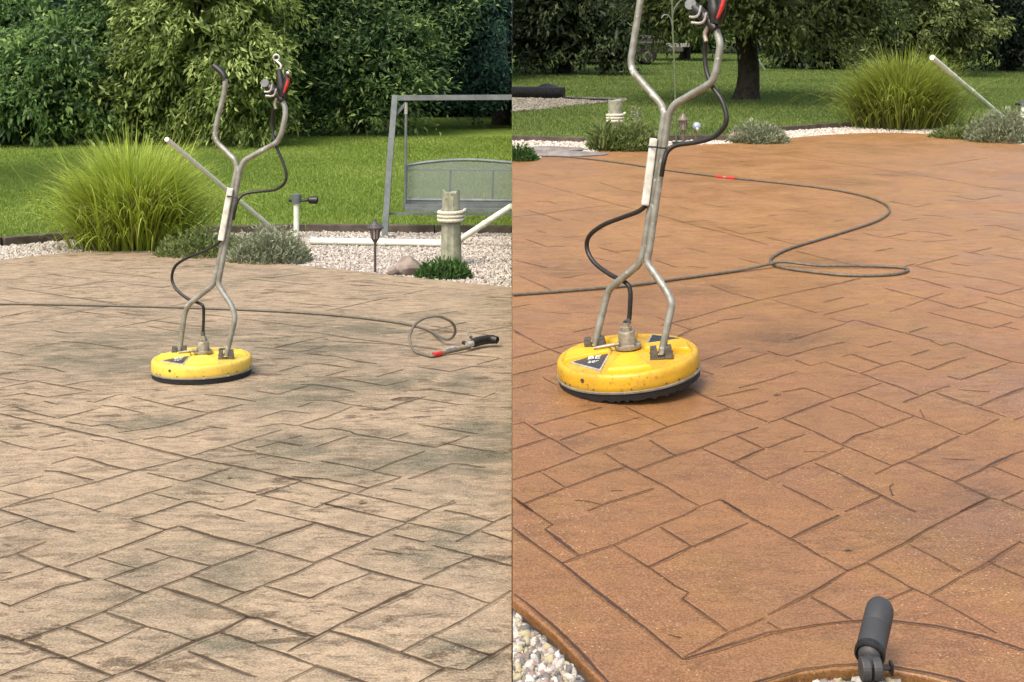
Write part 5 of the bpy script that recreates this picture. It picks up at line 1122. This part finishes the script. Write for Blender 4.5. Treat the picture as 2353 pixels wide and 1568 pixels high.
# black corrugated pipe on the lawn
c0, c1 = G(1177.2, 224), G(1296, 226)
pts = [c0.lerp(c1, t) for t in np.linspace(0, 1, 70)]; pts = [p_+Vector((0, 0, .10)) for p_ in pts]
pts[0].x = .004
o = MB().tube(pts, [(.115 if i % 2 else .100)*(1-.0*i) for i in range(70)], 14).build('drain_pipe', M['black_pipe'], None, True, c0); tag(o, 'thick black corrugated drain pipe lying on the shaded lawn', 'pipe')
c0 = G(1238, 217); c1 = G(1290, 222); q = [c0, c0.lerp(c1, .3)+Vector((0, 0, .06)), c0.lerp(c1, .7)+Vector((0, 0, .05)), c1]
o = MB().tube([p_+Vector((0, .1, .09)) for p_ in smooth(q, 5)], .07, 12).build('pipe_offcut', M['black_pipe'], None, True, c0); tag(o, 'short black pipe offcut resting behind the thick drain pipe', 'pipe')
q = ground_path([(1296, 227), (1330, 229), (1380, 231), (1425, 234)], .02); o = MB().tube(smooth(q, 5), .018, 8).build('cable', M['black_pipe'], None, True, q[0]); tag(o, 'thin dark cable trailing from the drain pipe toward the roped post', 'cable')
A_, B_ = G(1757, 160), P(1742, 137, G(1757, 160).y-.3)
o = MB().tube([A_, B_], .03, 8).build('garden_stake', M['white'], None, True, A_); tag(o, 'thin pale stake leaning on the lawn right of the dark trunk', 'stake')

# ------------------------------------------------------------------ utility vehicle far back, half hidden
c = G(1487, 147); d = c.y; u = KX/F*d
rt = empty('utility_vehicle', c, 'dark utility vehicle parked half hidden under the trees', 'utility vehicle')
rw = 22*u
def wheel(x, y):
    cc = c+Vector((x, y, rw)); ax = lambda q: cc+Vector((q[0], q[2], q[1]))
    wo = MB().lathe([(rw*.5, -.13), (rw*.9, -.13), (rw, -.09), (rw, .09), (rw*.9, .13), (rw*.5, .13)], 28, ax).build('tyre', M['tyre'], rt, True)
    MB().lathe([(0, -.10), (rw*.2, -.11), (rw*.45, -.07), (rw*.56, -.12), (rw*.56, .12), (0, .1)], 20, ax).build('rim', M['bracket'], wo, True)
    MB().lathe([(0, -.125), (rw*.14, -.12), (rw*.14, -.09)], 10, ax).build('hub_cap', M['tyre'], wo)
wheel(0, 0); wheel(-1.75, 0); wheel(0, 1.2); wheel(-1.75, 1.2)
bx = lambda nm, x, y, z, sx, sy, sz, m, bv=.03: MB().box(c+Vector((x, y, z)), sx, sy, sz).build(nm, m, rt, False, bevel=bv)
bx('body', -.85, .6, rw*1.35, 2.3, 1.05, .40, M['vehicle'], .08); bx('front_fender', .12, .6, rw*2.15, 1.0, 1.3, .14, M['vehicle'], .06); bx('hood', -.15, .6, rw*2.55, .9, 1.0, .30, M['vehicle'], .1)
bx('seat', -1.2, .6, rw*2.6, .5, 1.0, .5, M['rubber'], .06); bx('cargo_bed', -2.0, .6, rw*2.5, .8, 1.2, .45, M['vehicle'])
bx('push_bar', .95, .6, rw*1.98, 1.05, .16, .13, M['vehicle_grey'], .02); bx('headlight', .32, .05, rw*2.9, .34, .04, .05, M['chrome'], .01)
bx('bar_bracket', 1.0, .6, rw*1.55, .5, .3, .16, M['bracket'], .02)
for x in (-.65, -1.65):
    for y in (.12, 1.08): MB().tube([c+Vector((x, y, rw*2)), c+Vector((x-.05, y, 1.9))], .03, 8).build('cage_post', M['vehicle'], rt, True)
bx('roof', -1.2, .6, 1.93, 1.3, 1.15, .05, M['vehicle'], .02)

# ------------------------------------------------------------------ grey spotlight in the near round bed
dn = 2.70
lo, hi = P(2000, 1497, dn), P(2022, 1402, dn+.12)
ax = (hi-lo).normalized(); e1 = ax.cross(Vector((0, 0, 1))).normalized(); e2 = e1.cross(ax)
Rl = 33*KX/F*dn
base = G(2002, 1572)
rt = empty('garden_spotlight', base, 'grey bullet spotlight on a knuckle bracket at the round gravel bed', 'spotlight')
Ln = (hi-lo).length
fT = lambda q: lo+e1*q[0]+e2*q[1]+ax*q[2]
MB().lathe([(Rl*.88, .004), (Rl*.97, 0), (Rl, .006), (Rl, Ln*.52), (Rl*.985, Ln*.523), (Rl*.985, Ln*.535), (Rl*1.0, Ln*.54), (Rl*1.0, Ln*.93), (Rl*.96, Ln*1.02), (Rl*.84, Ln*1.09), (Rl*.55, Ln*1.14), (0, Ln*1.16)], 56, fT).build('lamp_housing', M['grey_lamp'], rt, True)
MB().lathe([(Rl*.99, .001), (Rl*1.045, .001), (Rl*1.06, -.006), (Rl*1.03, -.014), (Rl*.90, -.016), (Rl*.82, -.010), (Rl*.80, .006), (Rl*.88, .01)], 56, fT).build('rear_ring', M['rubber'], rt, True)
MB().lathe([(Rl*.82, .004), (Rl*.80, -.012), (Rl*.72, -.020), (Rl*.5, -.026), (0, -.027)], 40, fT).build('rear_cap', M['grey_lamp'], rt, True)
k0 = fT((0, 0, -.022)); k1_ = P(2000, 1523, dn-.055); k2 = P(2002, 1540, dn-.05)
MB().tube([k0, k1_], [Rl*.40, Rl*.36], 20).build('neck', M['grey_lamp'], rt, True)
kn = P(2001, 1538, dn-.05)
MB().tube([kn+Vector((-.022, 0, 0)), kn+Vector((-.003, 0, 0))], .024, 24).build('knuckle', M['grey_lamp'], rt, False, bevel=.003)
MB().tube([kn+Vector((.002, 0, 0)), kn+Vector((.021, 0, 0))], .024, 24).build('knuckle', M['grey_lamp'], rt, False, bevel=.003)
MB().tube([kn+Vector((.02, 0, .002)), kn+Vector((.042, 0, .002))], .006, 8).build('thumb_screw', M['rubber'], rt, True)
MB().box(kn+Vector((.043, 0, .002)), .006, .02, .026).build('wing', M['rubber'], rt, False, bevel=.002)
sb = Vector((kn.x, kn.y, gz(kn.x, kn.y)-.10))
MB().tube([kn+Vector((0, 0, -.02)), sb], [.018, .013], 16).build('stake', M['grey_lamp'], rt, True)

# ------------------------------------------------------------------ bits lying on the patios
def litter(px, py, size, name, m, label, cat, rot=0):
    c = G(px, py); mb = MB(); n = 9; V = []
    for k in range(n):
        an = 2*math.pi*k/n; r = size*(1 if name == 'pebble' else (1.2 if k % 2 == 0 else .8))
        x, y = r*math.cos(an), r*.5*math.sin(an)
        V.append(c+Vector((x*math.cos(rot)-y*math.sin(rot), x*math.sin(rot)+y*math.cos(rot), .003+.35*size*abs(math.sin(an)))))
    V.append(c+Vector((0, 0, .004+size*.25))); mb.add(V, [(k, (k+1) % n, n) for k in range(n)])
    mb.build(name, m, None, True, c)
    o = COL.objects[-1] if False else bpy.data.objects[[k for k in ORG][-1]]
    return tag(o, label, cat)
litter(832, 1158, .016, 'fallen_leaf', M['dead'], 'curled brown leaf on the beige patio right of its middle', 'leaf', .6)
litter(527, 1100, .012, 'fallen_leaf', M['dead'], 'small brown leaf on the beige patio below the cleaner', 'leaf', 1.2)
litter(631, 1452, .007, 'pebble', M['rubber'], 'tiny black pebble near the bottom of the beige patio', 'pebble')
litter(1785, 909, .016, 'fallen_leaf', M['dead'], 'small dark curled leaf on the orange patio right of the cleaner', 'leaf', .3)
litter(1948, 1267, .013, 'twig', M['dead'], 'tiny dark twig on the orange patio above the spotlight', 'twig', .1)
litter(350, 912, .012, 'fallen_leaf', M['dead'], 'dark leaf speck just in front of the cleaner on the beige patio', 'leaf', .5)
